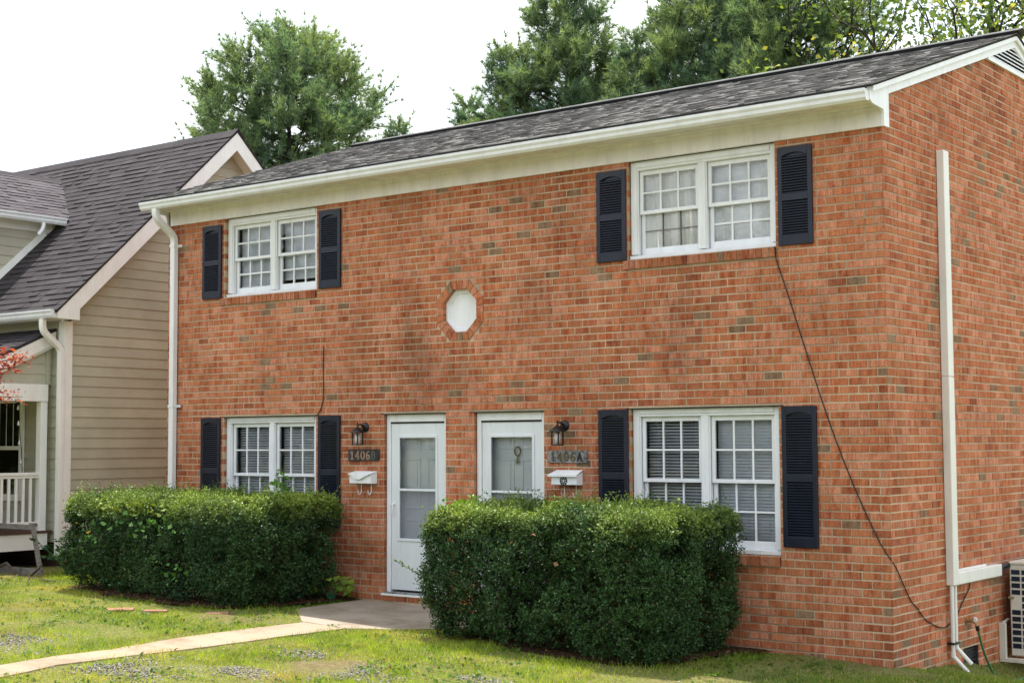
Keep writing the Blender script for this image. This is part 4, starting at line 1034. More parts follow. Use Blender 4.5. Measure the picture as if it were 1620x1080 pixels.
m.hexa([(PX-0.10, -3.3, pz(-3.3)-0.20), (PX-0.001, -3.3, pz(-3.3)-0.20), (PX-0.001, 0.0, pz(0)-0.20), (PX-0.10, 0.0, pz(0)-0.20), (PX-0.10, -3.3, pz(-3.3)-0.16), (PX-0.001, -3.3, pz(-3.3)-0.16), (PX-0.001, 0.0, pz(0)-0.16), (PX-0.10, 0.0, pz(0)-0.16)])
m.build('porch_rake', M['trim'], N)
m = MB(); z = 2.675
while z < 3.3:
    y0_, y1_ = [min(0.0, max(-3.0, (q-3.25)/PS-0.03)) for q in (z, z+ex)]
    m.hexa([(PX-0.10, y0_, z), (PX-0.066, y0_, z), (PX-0.066, 0.01, z), (PX-0.10, 0.01, z), (PX-0.10, y1_, z+ex), (PX-0.078, y1_, z+ex), (PX-0.078, 0.01, z+ex), (PX-0.10, 0.01, z+ex)], SID)
    z += ex
m.box(PX-0.07, PX-0.05, -0.10, -0.04, 2.675, 3.2, SID)
m.build('porch_gable', M['siding'], N)
m = MB(); m.box(PX-0.14, PX, -3.1, -0.09, 2.42, 2.672, bev=0.004); m.build('porch_beam', M['trim'], N)
for y in (-0.205, -3.1):
    m = MB(); m.box(PX-0.13, PX-0.015, y, y+0.115, 0.50, 2.4195, bev=0.004); m.build('porch_post', M['trim'], N)
m = MB(); m.box(PX-0.10, PX-0.03, -2.985, -0.206, 1.325, 1.37, bev=0.004); m.box(PX-0.09, PX-0.045, -2.985, -0.206, 1.285, 1.324, bev=0.003); m.box(PX-0.10, PX-0.035, -2.985, -0.206, 0.60, 0.645, bev=0.003)
rl = m.build('railing', M['trim'], N)
for i in range(22):
    y = -0.33-i*0.121
    m = MB(); m.box(PX-0.085, PX-0.05, y-0.018, y+0.018, 0.6455, 1.2845, bev=0.002); m.build('baluster', M['trim'], rl)
m = MB(); m.box(PX-4, PX+0.02, -3.2, 0.0, 0.475, 0.51, (0.10, 0.05, 0.04)); m.build('porch_deck', M['siding'], N)
m = MB(); m.box(PX-0.03, PX, -3.18, -0.07, 0.235, 0.474, bev=0.003); m.box(PX-4, PX-0.03, -3.18, -3.15, 0.235, 0.474); m.build('rim_board', M['trim'], N)
# front window
m = MB(); wx0, wx1, wz0, wz1 = -15.3, -14.07, 1.02, 2.42
m.box(wx0-0.12, wx0, -0.012, 0.012, wz0-0.1, wz1+0.1, bev=0.003); m.box(wx1, wx1+0.12, -0.012, 0.012, wz0-0.1, wz1+0.1, bev=0.003); m.box(wx0, wx1, -0.012, 0.012, wz1, wz1+0.1, bev=0.003); m.box(wx0, wx1, -0.012, 0.012, wz0-0.1, wz0, bev=0.003)
m.box(wx0, wx1, -0.006, 0.014, 1.70, 1.76); nw = m.build('window', M['trim'], N)
for xx in (-14.24, -14.42, -14.6):
    m = MB(); m.box(xx-0.004, xx+0.004, -0.001, 0.007, 1.76, wz1); m.build('muntin', M['trim'], nw)
m = MB(); m.face([(wx0, 0.005, wz0), (wx1, 0.005, wz0), (wx1, 0.005, wz1), (wx0, 0.005, wz1)]); m.build('pane', M['glass'], nw)
m = MB(); m.face([(wx0, 0.013, wz0), (wx1, 0.013, wz0), (wx1, 0.013, wz1), (wx0, 0.013, wz1)]); m.build('dark_backing', M['dark'], nw)
# string of bulbs
t = thing('string_lights', (-13.3, -0.35, 1.4), 'black string of clear bulbs hanging under the porch beam', 'string lights')
m = MB(); m.tube([(PX-0.2, -0.45, 2.41), (PX-0.2, -0.44, 2.0), (PX-0.2, -0.40, 1.7), (PX-0.2, -0.38, 1.38)], 0.006, 5)
m.tube([(PX-0.2, -0.45, 2.41), (PX-0.5, -0.5, 2.33), (PX-1.0, -0.6, 2.30), (PX-1.5, -0.7, 2.36)], 0.006, 5); m.build('cord', M['rubber'], t)
for p in ((PX-0.2, -0.47, 2.32), (PX-0.2, -0.46, 2.09), (PX-0.2, -0.44, 1.80), (PX-0.2, -0.41, 1.52), (PX-0.62, -0.55, 2.24), (PX-0.98, -0.62, 2.22)):
    m = MB(); m.lathe([(0, -0.03), (0.014, -0.026), (0.02, -0.008), (0.016, 0.012), (0.009, 0.03), (0.008, 0.045), (0, 0.045)], p, 2, 8); m.build('bulb', M['lampglass'], t, True)

# weathered timber frame at the porch corner
t = thing('barrier', (-12.3, -0.9, -0.05), 'weathered grey timber rail frame leaning by the porch corner', 'rail frame')
m = MB(); m.hexa([(-12.42, -0.93, 0.60), (-12.33, -0.93, 0.60), (-12.33, -0.89, 0.60), (-12.42, -0.89, 0.60), (-12.43, -0.93, 0.68), (-12.29, -0.93, 0.68), (-12.29, -0.89, 0.68), (-12.43, -0.89, 0.68)])
m.hexa([(-12.16, -0.945, -0.06), (-12.08, -0.945, -0.06), (-12.08, -0.915, -0.06), (-12.16, -0.915, -0.06), (-12.38, -0.945, 0.66), (-12.30, -0.945, 0.66), (-12.30, -0.915, 0.66), (-12.38, -0.915, 0.66)])
m.build('leg', M['greyboard'], t)
m = MB(); m.hexa([(-14.8, -1.0, 0.60), (-12.30, -0.951, 0.585), (-12.30, -0.91, 0.585), (-14.8, -0.96, 0.60), (-14.8, -1.0, 0.675), (-12.30, -0.951, 0.655), (-12.30, -0.91, 0.655), (-14.8, -0.96, 0.675)]); m.build('rail', M['greyboard'], t)
m = MB(); m.hexa([(-15, -1.02, -0.09), (-12.04, -0.99, -0.10), (-12.04, -0.952, -0.10), (-15, -0.98, -0.09), (-15, -1.02, 0.07), (-12.04, -0.99, 0.055), (-12.04, -0.952, 0.055), (-15, -0.98, 0.07)]); m.build('base_plank', M['greyboard'], t)
m = MB()
for pts, r in (([(-13.0, -1.05, 0.02), (-12.7, -1.1, 0.10), (-12.4, -1.15, -0.02), (-12.1, -1.2, -0.06), (-11.7, -1.25, -0.07), (-11.2, -1.35, -0.06)], [0.02, 0.022, 0.024, 0.024, 0.02, 0.012]),
               ([(-12.3, -1.14, -0.05), (-12.1, -1.1, -0.04), (-11.98, -1.06, 0.06), (-11.95, -1.03, 0.12)], [0.018, 0.016, 0.014, 0.01]),
               ([(-12.3, -1.15, -0.03), (-12.1, -1.4, -0.06), (-11.9, -1.7, -0.07)], [0.014, 0.012, 0.006]), ([(-12.0, -1.2, -0.05), (-11.6, -1.5, -0.05), (-11.2, -1.75, -0.06)], [0.014, 0.01, 0.006])):
    m.tube([(x, y, z+0.02) for x, y, z in pts], r, 6)
tag(m.build('dead_vine', M['root']), 'bare brown vine stems sprawling on the ground by the grey plank', 'vine')
for pts in ([(-8.40, -2.66), (-8.16, -2.44), (-7.98, -2.60), (-8.15, -2.80)], [(-7.93, -2.46), (-7.70, -2.32), (-7.62, -2.42), (-7.85, -2.58)], [(-7.25, -2.12), (-7.05, -1.98), (-6.95, -2.10), (-7.15, -2.26)]):
    cx, cy = np.mean(pts, 0); m = MB(); z = float(gz(cx, cy)); n = len(pts)
    m.prism([(x, y) for x, y in pts], 2, z-0.03, z+0.020)
    o = m.build('paving_stone', M['paver'])
    i = len([q for q in bpy.data.objects if q.name.startswith('paving_stone')])-1
    tag(o, ['largest pink flat stone in the grass before the left hedge', 'small pink flat stone between the two others in the grass', 'pink flat stone in the grass nearest the front step slab'][i], 'paving stone', 'flat stones edging the left hedge')

# ------------------------------------------------------------------ vegetation
def twig(p0, p1, n, col):
    p0, p1 = np.array(p0), np.array(p1); tt = np.linspace(0.1, 1, n)[:, None]; pos = p0+(p1-p0)*tt
    d = unit(rng.normal(size=(n, 3))*0.7+(p1-p0)); return leaves(pos, d, np.full(n, 0.04), np.full(n, 0.02), None), np.tile(col, (n, 1))*rng.uniform(.8, 1.3, (n, 1))

def hedge(name, x0, x1, y0, y1, zt, label, seed, nsp, accents):
    r = np.random.default_rng(seed)
    base = float(gz((x0+x1)/2, (y0+y1)/2)); t = thing(name, ((x0+x1)/2, (y0+y1)/2, base), label, 'hedge', 'clipped hedges in front of the brick house')
    # points on the surface of a rounded box, with bulges; local coords
    c = np.array([(x0+x1)/2, (y0+y1)/2, 0]); hx, hy = (x1-x0)/2, (y1-y0)/2
    faces_area = np.array([2*hx*1.3, 2*hx*1.3, 2*hy*1.3, 2*hy*1.3, 4*hx*hy*1.15]); pr = faces_area/faces_area.sum()
    f = r.choice(5, nsp, p=pr); u = r.uniform(-1, 1, nsp); v = r.uniform(0, 1, nsp)
    p = np.zeros((nsp, 3)); n = np.zeros((nsp, 3))
    for k, (ax, sg) in enumerate(((1, -1), (1, 1), (0, 1), (0, -1))):
        s = f == k
        p[s, 1-ax] = u[s]*(hx if ax == 1 else hy); p[s, ax] = sg*(hy if ax == 1 else hx); p[s, 2] = v[s]; n[s, ax] = sg
    s = f == 4; p[s, 0] = u[s]*hx; p[s, 1] = (v[s]*2-1)*hy; p[s, 2] = 1; n[s, 2] = 1
    rad = 0.24; q = p.copy()     # round edges: pull corners in
    ground = gz(p[:, 0]+c[0], p[:, 1]+c[1]); Hh = zt-ground
    zz = ground+0.03+p[:, 2]*(Hh-0.03); q[:, 2] = zz
    inner = np.stack([np.clip(q[:, 0], -hx+rad, hx-rad), np.clip(q[:, 1], -hy+rad, hy-rad), np.minimum(q[:, 2], zt-rad)], 1)
    d = q-inner; dl = np.linalg.norm(d, axis=1); n2 = np.where(dl[:, None] > 1e-6, d/np.maximum(dl, 1e-6)[:, None], n)
    q = inner+n2*rad; n = n2
    # undercut towards the ground, lumps, depth scatter
    h = np.clip((q[:, 2]-ground)/Hh, 0, 1)
    lump = (vnoise(q+c, 2.1, seed+1)-0.5)*0.17+(vnoise(q+c, 5.5, seed+2)-0.5)*0.15
    cut = 0.22*np.clip(1-h/0.32, 0, 1)**1.6
    dep = r.exponential(0.07, nsp); dep = np.where(r.random(nsp) < 0.30, r.uniform(0.05, 0.62, nsp), dep)
    gap = vnoise(q+c, 4.2, seed+5)
    dep = dep+np.clip(0.40-gap, 0, 1)*1.1
    q = q+n*(lump-dep)[:, None]*np.where(n[:, 2:3] > 0.7, 0.42, 1.0); nh = n.copy(); nh[:, 2] = 0; q -= nh*cut[:, None]
    q[:, 2] = np.maximum(q[:, 2], ground+0.02)
    q += np.array([c[0], c[1], 0])
    # sprigs of leaves
    nl_ = 12; ax = unit(n*0.9+np.array([0, 0, 0.55])+0.55*r.normal(size=(nsp, 3)))
    shoot = (n[:, 2] > 0.6) & (r.random(nsp) < 0.07); L = np.where(shoot, r.uniform(0.12, 0.24, nsp), r.uniform(0.05, 0.10, nsp))
    tt = np.linspace(0.05, 1, nl_)[None, :]; base_p = q[:, None, :]+ax[:, None, :]*(tt*L[:, None])[:, :, None]
    base_p = base_p+r.normal(size=base_p.shape)*0.011
    la = unit(ax[:, None, :]*0.55+r.normal(size=base_p.shape)*0.75)
    N_ = nsp*nl_; bp = base_p.reshape(-1, 3); la = la.reshape(-1, 3); nn = np.repeat(n, nl_, 0)
    # tints: deep green, sunlight on the top edges painted in as yellow green
    g = vnoise(bp, 3.1, seed+7); kk = r.uniform(0.7, 1.3, N_)
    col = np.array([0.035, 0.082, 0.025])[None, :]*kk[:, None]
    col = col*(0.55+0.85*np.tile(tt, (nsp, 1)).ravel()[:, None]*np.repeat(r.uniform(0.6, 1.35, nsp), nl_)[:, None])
    sunlit_top = np.clip((bp[:, 2]-(zt-0.26))/0.24, 0, 1)*np.clip(g*1.9-0.12, 0, 1)*np.sqrt(np.tile(tt, (nsp, 1)).ravel())
    col = col*(1-sunlit_top[:, None])+np.array([0.25, 0.35, 0.055])*sunlit_top[:, None]*kk[:, None]
    blue = np.clip(vnoise(bp, 1.7, seed+9)-0.5, 0, 1)*1.2; col = col*(1-blue[:, None])+np.array([0.024, 0.068, 0.034])*blue[:, None]*kk[:, None]
    dead = r.random(N_) < 0.006; col[dead] = np.array([0.22, 0.12, 0.05])
    ln = r.uniform(0.016, 0.038, N_); wd = ln*r.uniform(0.45, 0.62, N_)
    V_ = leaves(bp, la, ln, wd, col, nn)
    # vine leaves and odd accents
    extra = []; ec = []
    for (ax_, ay_, az_, sx_, sz_, cnt, cc) in accents:
        pos = np.array([ax_, ay_, az_])+r.normal(size=(cnt, 3))*np.array([sx_, 0.03, sz_])
        l2 = r.uniform(0.045, 0.085, cnt); dirs = unit(r.normal(size=(cnt, 3))*0.7+np.array([0, -0.5, -0.2]))
        extra.append(leaves(pos, dirs, l2, l2*0.8, None, np.tile([0, -1.0, 0.4], (cnt, 1)))); ec.append(np.array(cc)[None, :]*r.uniform(0.7, 1.25, (cnt, 1)))
    if extra: V_ = np.concatenate([V_]+extra); col = np.concatenate([col]+ec)
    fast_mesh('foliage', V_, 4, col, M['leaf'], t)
    # woody inside
    m = MB(); rr = random.Random(seed)
    for i in range(int((x1-x0)*7)):
        bx = rr.uniform(x0+0.35, x1-0.35); by = rr.uniform(y0+0.3, y1-0.3); b0 = float(gz(bx, by))
        p0 = Vector((bx, by, b0-0.02)); p = p0; pts = [p0]
        for k in range(4): p = p+Vector((rr.uniform(-.16, .16), rr.uniform(-.16, .16), (zt-b0-0.2)/4)); pts.append(p)
        m.tube(pts, [0.022, 0.017, 0.012, 0.008, 0.004], 5)
        for k in range(5):
            a = pts[rr.randint(1, 3)]; e = a+Vector((rr.uniform(-.35, .35), rr.uniform(-.35, .35), rr.uniform(.05, .3)))
            e.x = min(max(e.x, x0+.3), x1-.3); e.y = min(max(e.y, y0+.3), y1-.3); m.tube([a, (a+e)/2+Vector((0, 0, .03)), e], [0.009, 0.006, 0.003], 4)
    if x0 > -6:
        m.tube([(x0+0.2, y0+0.25, 0.30), (x0-0.05, y0+0.1, 0.42), (x0-0.30, y0+0.0, 0.56)], [0.006, 0.004, 0.002], 4)
        tv, tc2 = twig((x0+0.1, y0+0.2, 0.34), (x0-0.30, y0, 0.56), 34, (0.10, 0.19, 0.045)); fast_mesh('foliage', tv, 4, tc2, M['leaf'], t)
    m.build('branches', M['bark'], t)
    return t
YG = (0.20, 0.27, 0.03); VG = (0.07, 0.17, 0.03)
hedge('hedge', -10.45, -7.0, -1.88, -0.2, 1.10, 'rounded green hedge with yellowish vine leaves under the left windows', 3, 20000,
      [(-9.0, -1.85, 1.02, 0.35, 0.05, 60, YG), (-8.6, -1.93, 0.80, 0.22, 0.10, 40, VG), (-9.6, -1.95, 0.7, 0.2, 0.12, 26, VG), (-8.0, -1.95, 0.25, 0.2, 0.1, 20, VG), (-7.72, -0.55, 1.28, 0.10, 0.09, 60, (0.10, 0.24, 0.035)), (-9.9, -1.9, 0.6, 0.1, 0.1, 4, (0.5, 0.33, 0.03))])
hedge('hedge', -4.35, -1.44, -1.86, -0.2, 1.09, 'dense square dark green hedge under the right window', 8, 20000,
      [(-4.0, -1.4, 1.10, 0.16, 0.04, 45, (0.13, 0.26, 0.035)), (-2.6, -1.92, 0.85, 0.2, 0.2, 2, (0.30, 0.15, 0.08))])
def small_plant(loc, n, ln, col, label, name='leafy_plant', spread=0.22, height=0.3):
    t = thing(name, loc, label, 'plant'); L = np.array(loc); m = MB(); pos = []; dr_ = []
    for i in range(n):
        a = rng.uniform(0, 2*math.pi); rr_ = spread*math.sqrt(rng.random()); e = L+np.array([math.cos(a)*rr_, math.sin(a)*rr_, height*rng.uniform(0.4, 1)])
        m.tube([L+np.array([math.cos(a), math.sin(a), 0])*0.02, (L+e)/2+np.array([0, 0, 0.04]), e], [0.005, 0.004, 0.002], 4)
        for k in range(3): pos.append(e+rng.normal(size=3)*0.02); dr_.append([math.cos(a+k-1), math.sin(a+k-1), rng.uniform(-0.2, 0.4)])
    m.build('stem', M['hose'], t); N_ = len(pos); l = rng.uniform(0.7, 1.2, N_)*ln
    fast_mesh('foliage', leaves(np.array(pos), np.array(dr_), l, l*0.75, None, np.tile([0, -.3, 1.0], (N_, 1))), 4, np.array(col)[None]*rng.uniform(.7, 1.3, (N_, 1)), M['tleaf'], t)
small_plant((-7.05, -0.36, float(gz(-7.05, -0.36))), 16, 0.12, (0.28, 0.42, 0.07), 'light green leafy weed at the brick wall beside the door step')
small_plant((-12.15, -0.45, -0.05), 26, 0.10, (0.03, 0.09, 0.025), 'dark green weed growing under the porch corner', spread=0.5, height=0.5)
small_plant((0.75, 3.1, float(gz(0.75, 3.1))), 20, 0.10, (0.03, 0.07, 0.02), 'low dark weeds under the air conditioner', spread=0.4, height=0.25)

# pines
def pine_mesh(seed, height, crown0, rad, ncl, pw=3.6, pq=0.5, clr=0.5):
    """trunk, limbs rising to clumps of plumes, every plume a row of needle tufts"""
    r = np.random.default_rng(seed); tr = MB(); lean = r.uniform(-.02, .02, 2)
    tr.tube([(lean[0]*h, lean[1]*h, h) for h in np.linspace(0, height*0.95, 9)], list(np.linspace(0.2, 0.02, 9)), 8)
    R_ = lambda h: rad*max(0.0, 1-((h-crown0)/(height-crown0))**pw)**pq
    cl = []; tries = 0
    while len(cl) < ncl and tries < 60000:
        tries += 1; h = crown0+(height-crown0)*r.random()**0.9; a = r.uniform(0, 6.283); k = r.uniform(0.12, 1.0)**0.6*r.uniform(0.86, 1.1)
        c = np.array([math.cos(a)*R_(h)*k+lean[0]*h, math.sin(a)*R_(h)*k+lean[1]*h, h])
        if all(np.linalg.norm((c-q)*np.array([1, 1, 0.9])) > clr*0.86 for q in cl): cl.append(c)
    cl += [np.array([lean[0]*height, lean[1]*height, height*f]) for f in (0.93, 0.97)]
    tp, ta, tl, tc_ = [], [], [], []
    for c in cl:
        ax = np.array([lean[0]*c[2], lean[1]*c[2], 0]); o = c-ax; rr_ = math.hypot(o[0], o[1]); h0 = max(0.5, c[2]-0.30*rr_-0.1)
        s0 = np.array([lean[0]*h0, lean[1]*h0, h0]); md = (s0+c)/2-np.array([0, 0, 0.10*rr_]); P_ = [s0*(1-q)**2+2*md*q*(1-q)+c*q*q for q in np.linspace(0, 1, 6)]
        tr.tube([tuple(p) for p in P_], list(np.linspace(0.02+0.012*rr_, 0.008, 6)), 5)
        outw = np.array([o[0], o[1], 0])/max(rr_, 0.2); tone = r.uniform(0, 1)
        for k in range(int(17*(clr/0.5)**1.5)):
            d = unit(outw*0.42+np.array([0, 0, 0.72])+r.normal(size=3)*np.array([.52, .52, .42])); l = r.uniform(0.32, 0.80)*clr/0.5; st = c+r.normal(size=3)*0.10*clr/0.5; e = st+d*l
            tr.tube([tuple(c), tuple(st+d*l*0.4), tuple(e)], [0.008, 0.006, 0.003], 3)
            for j in range(5):
                q = 0.28+0.18*j; tp.append(st+d*l*q+r.normal(size=3)*0.018); ta.append(unit(d*1.1+np.array([0, 0, 0.25])+r.normal(size=3)*0.16)); tl.append(r.uniform(0.15, 0.25)); tc_.append(tone)
    tp, ta, tl, tc_ = np.array(tp), np.array(ta), np.array(tl), np.array(tc_); T = len(tp); K = 14
    dirs = unit(ta[:, None, :]*0.85+r.normal(size=(T, K, 3))*0.48); L = tl[:, None]*r.uniform(0.7, 1.15, (T, K))
    side = unit(np.cross(dirs, r.normal(size=(T, K, 3)))); wd = 0.0088
    b = tp[:, None, :]+r.normal(size=(T, K, 3))*0.012; tip = b+dirs*L[..., None]-np.array([0, 0, 0.02])
    V_ = np.stack([b-side*wd, b+side*wd, tip], 2).reshape(-1, 3)
    A, B = np.array([0.11, 0.205, 0.155]), np.array([0.215, 0.30, 0.155])
    m_ = np.clip(tc_*0.8+0.5*(vnoise(tp, 0.9, seed+3)-0.3), 0, 1)[:, None]; c = (A*(1-m_)+B*m_)*r.uniform(0.75, 1.25, T)[:, None]
    return tr, V_, np.repeat(c, K, 0), height
PROTO = {}
def pine(loc, kind, rot, scale, label):
    t = thing('pine_tree', loc, label, 'tree', 'white pines behind the brick house'); t.rotation_euler = (0, 0, rot); t.scale = (scale, scale, scale)
    if kind not in PROTO:
        kw = {'broad': (32, 12.0, 6.3, 2.8, 150, 2.6, 0.55, 0.55), 'mid': (31, 13.0, 6.0, 2.0, 165, 1.7, 0.72, 0.46), 'slim': (33, 12.0, 5.6, 1.2, 100, 1.7, 0.8, 0.40)}[kind]
        tr, V_, c, _ = pine_mesh(*kw); sv = ROOT[t.name]; ROOT[t.name] = (0, 0, 0)
        a = tr.build('trunk', M['bark'], t); b = fast_mesh('crown', V_, 3, c, M['pine'], t); PROTO[kind] = (a, b)
    else:
        for p in PROTO[kind]:
            d = p.copy(); COL.objects.link(d); d.parent = t
    return t
PINES = [(-22.65, 14.0, 12.5, 'broad', 0.3, 'broad rounded pine standing alone left behind the duplex roof'),
         (-16.55, 14.0, 9.9, 'slim', 1.0, 'lowest small pine tip just showing over the middle of the roof'),
         (-15.2, 13.6, 10.8, 'slim', 2.0, 'medium pine on the left shoulder of the right hand pine group'),
         (-13.55, 14.2, 12.5, 'mid', 4.1, 'widest pine with open branches above the middle of the ridge'),
         (-11.75, 14.0, 10.7, 'slim', 0.4, 'slim pointed pine in the gap right of the widest pine'),
         (-10.55, 14.4, 12.9, 'mid', 1.4, 'tall dark pine cut by the top of the picture, right of centre'),
         (-9.25, 13.8, 10.6, 'slim', 3.3, 'shorter yellow green pine between two tall dark pines'),
         (-7.9, 14.5, 12.6, 'mid', 5.2, 'dense tall pine left of the leafy tree'),
         (-19.2, 14.4, 9.75, 'slim', 2.7, 'tiny pine tips over the left end of the roof')]
PH = {'broad': 12.0, 'mid': 13.0, 'slim': 12.0}
for (x, y, h, k, rt, lb) in PINES: pine((x, y, -0.3), k, rt, (h+0.3)/PH[k], lb)

# broadleaf tree on the right
def broadleaf(loc, height, seed, nleaf, label, rad=4.2, cat='tree', name='leafy_tree', cols=((0.16, 0.23, 0.06), (0.34, 0.34, 0.08), (0.09, 0.15, 0.045)), lsize=0.13, trunk_r=0.22, bright=1.0):
    t = thing(name, loc, label, cat); r = np.random.default_rng(seed); L0 = np.array(loc, float); m = MB(); tips = []
    def grow(p, d, L, rad_, depth):
        n = 4; pts = [p]; q = p.copy(); dd = d.copy()
        for i in range(n): dd = unit(dd+r.normal(size=3)*0.16+np.array([0, 0, 0.05])); q = q+dd*L/n; pts.append(q.copy())
        m.tube([tuple(x) for x in pts], list(np.linspace(rad_, rad_*0.62, n+1)), 6 if depth < 3 else 4)
        if depth >= 3: tips.extend([(pts[k], dd) for k in (1, 2, 3, 4)])
        if depth < 5:
            for k in range(3 if depth < 2 else r.integers(2, 4)):
                ang = unit(dd+r.normal(size=3)*np.array([.75, .75, .45])); grow(pts[-1] if k else pts[3], ang, L*r.uniform(0.55, 0.8), rad_*0.58, depth+1)
    grow(L0-np.array([0, 0, 0.1]), np.array([0.0, 0, 1.0]), height*0.36, trunk_r, 0)
    tr = m.build('trunk', M['bark'], t)
    i = r.integers(0, len(tips), nleaf); bp = np.array([tips[k][0] for k in i])+r.normal(size=(nleaf, 3))*0.24
    d = unit(r.normal(size=(nleaf, 3))*0.8+np.array([0, 0, -0.35])); g = vnoise(bp, 1.0, seed); cc = np.array(cols); k = np.where(g < 0.42, 2, np.where(g < 0.56, 0, 1)); k = np.where(r.random(nleaf) < 0.25, 0, k)
    c = cc[k]*r.uniform(0.7, 1.3, (nleaf, 1)); ln = r.uniform(0.6, 1.1, nleaf)*lsize
    fast_mesh('crown', leaves(bp, d, ln, ln*0.72, None), 4, c, M['tleaf'], t); return t
broadleaf((-5.2, 13.2, -0.6), 12.8, 5, 6500, 'leafy broadleaf tree with bare twigs over the roof gable')
broadleaf((-1.2, 15.5, -0.6), 13.5, 12, 4500, 'sparse broadleaf tree with dark limbs above the right gable peak')
t = thing('maple_tree', (-13.5, -2.9, -0.02), 'small red leaved maple reaching in at the left edge before the porch', 'tree')
m = MB(); m.tube([(-13.5, -2.9, -0.1), (-13.45, -2.88, 0.8), (-13.5, -2.85, 1.5), (-13.4, -2.8, 2.1)], [0.06, 0.05, 0.045, 0.035], 8)
mt, md = [], []; rm_ = np.random.default_rng(77)
for ex_, ey_, ez_, nl_ in [(-11.05, -2.0, 2.93, 190), (-11.3, -2.1, 3.0, 170), (-11.2, -2.0, 2.80, 130), (-11.5, -2.15, 2.72, 160), (-11.5, -2.25, 2.9, 150), (-11.05, -2.0, 2.40, 90), (-11.3, -2.1, 2.47, 100), (-11.6, -2.2, 2.36, 110), (-11.3, -2.1, 2.62, 45),
                        (-12.2, -2.4, 3.1, 130), (-12.3, -2.6, 2.6, 130), (-12.8, -3.2, 3.3, 150), (-13.4, -2.3, 3.4, 150), (-13.9, -3.2, 3.1, 150), (-12.9, -3.4, 2.4, 130), (-14.0, -2.6, 2.5, 120)]:
    e = np.array([ex_, ey_, ez_]); s0 = np.array([-13.42, -2.82, 2.0]); mid_ = (s0+e)/2+np.array([0, 0, 0.28])
    cv = [s0*(1-q)**2+2*mid_*q*(1-q)+e*q*q for q in np.linspace(0, 1, 7)]; m.tube([tuple(c_) for c_ in cv], list(np.linspace(0.022, 0.003, 7)), 5)
    w = rm_.uniform(0.5, 1.0, nl_)**0.6; p = np.array([s0*(1-q)**2+2*mid_*q*(1-q)+e*q*q for q in w]); mt.append(p+rm_.normal(size=(nl_, 3))*np.array([0.07, 0.07, 0.035])); md.append(np.tile(unit(e-s0), (nl_, 1))+rm_.normal(size=(nl_, 3))*0.6-np.array([0, 0, 0.25]))
m.build('trunk', M['bark'], t); mt, md = np.concatenate(mt), np.concatenate(md); n = len(mt); ln = rm_.uniform(0.045, 0.08, n)
mc = np.array([[0.42, 0.075, 0.05], [0.50, 0.16, 0.08], [0.26, 0.035, 0.035]])[rm_.integers(0, 3, n)]*rm_.uniform(0.8, 1.3, (n, 1))
fast_mesh('crown', leaves(mt, md, ln, ln*0.42, None, np.tile([0, -0.6, 0.8], (n, 1))), 4, mc, M['tleaf'], t)

# ------------------------------------------------------------------ lawn
def inpoly(px, py, poly):
    c = np.zeros(len(px), bool); n = len(poly)
    for i in range(n):
        x1, y1 = poly[i]; x2, y2 = poly[(i+1) % n]
        if y1 == y2: continue
        k = ((y1 > py) != (y2 > py)) & (px < (x2-x1)*(py-y1)/(y2-y1)+x1); c ^= k
    return c
GRAV = [(-6.84, -4.91, 0.45, 0.35), (-4.95, -5.0, 0.45, 0.42), (-3.6, -3.75, 0.55, 0.42), (-4.45, -3.35, 0.32, 0.20), (-2.3, -3.2, 0.30, 0.14), (-6.8, -4.25, 0.3, 0.12), (-7.6, -5.4, 0.5, 0.3), (-4.1, -4.4, 0.35, 0.2)]
def gravw(px, py):
    w = np.zeros(len(px)); nn = vnoise(np.column_stack([px, py, 0*px]), 3.5, 44)
    for a, b, s1, s2 in GRAV: w = np.maximum(w, 1.35-np.sqrt(((px-a)/s1)**2+((py-b)/s2)**2)+(nn-0.5)*1.3)
    return np.clip(w, 0, 1)
N_ = 380000
px = rng.uniform(-13.5, 2.6, N_); py = -8.6+8.9*rng.random(N_)**0.9
side_ = rng.random(N_) < 0.05; px = np.where(side_, rng.uniform(0.02, 2.2, N_), px); py = np.where(side_, rng.uniform(-1, 4.2, N_), py)
den = vnoise(np.column_stack([px, py, 0*px]), 1.1, 41)*0.6+vnoise(np.column_stack([px, py, 0*px]), 4.0, 42)*0.4
keep = rng.random(N_) < np.clip((den-0.20)*3.2, 0.22, 1)
PATHI = [(x+(0.05 if x < -5.65 else -0.05)*(0.3+1.2*math.sin(i*5.1)**2), y) for i, (x, y) in enumerate(PATH)]
wob = (vnoise(np.column_stack([px, py, 0*px]), 6.0, 60)-0.5)*0.14
keep &= ~(inpoly(px+wob*np.sign(px+5.65), py, PATHI) & (rng.random(N_) > 0.02)); keep &= ~inpoly(px, py, [(x, y+0.03) for x, y in SLAB])
keep &= ~((inpoly(px, py, MULCH1) | inpoly(px, py, MULCH2)) & (rng.random(N_) > 0.03))
keep &= rng.random(N_) > gravw(px, py)*1.0
keep &= ~((px > XL) & (px < 0.01) & (py > -0.02)); keep &= (px > -12.6) | (py < -1.0)
px, py = px[keep], py[keep]; n = len(px); base = np.column_stack([px, py, gz(px, py)-0.006])
edge = np.zeros(n); 
tall = vnoise(np.column_stack([px, py, 0*px]), 2.3, 47); hgt = rng.uniform(0.020, 0.062, n)*(0.45+1.1*tall)
nearh = (inpoly(px, py, [(x*1.0, y-0.25) for x, y in MULCH2]) | inpoly(px, py, [(x, y-0.2) for x, y in MULCH1])); hgt = np.where(nearh, hgt*1.35, hgt)
d = unit(np.column_stack([rng.normal(size=n)*0.6, rng.normal(size=n)*0.6, np.ones(n)])); sdv = unit(np.cross(d, rng.normal(size=(n, 3)))); wd = rng.uniform(0.0022, 0.0042, n)[:, None]
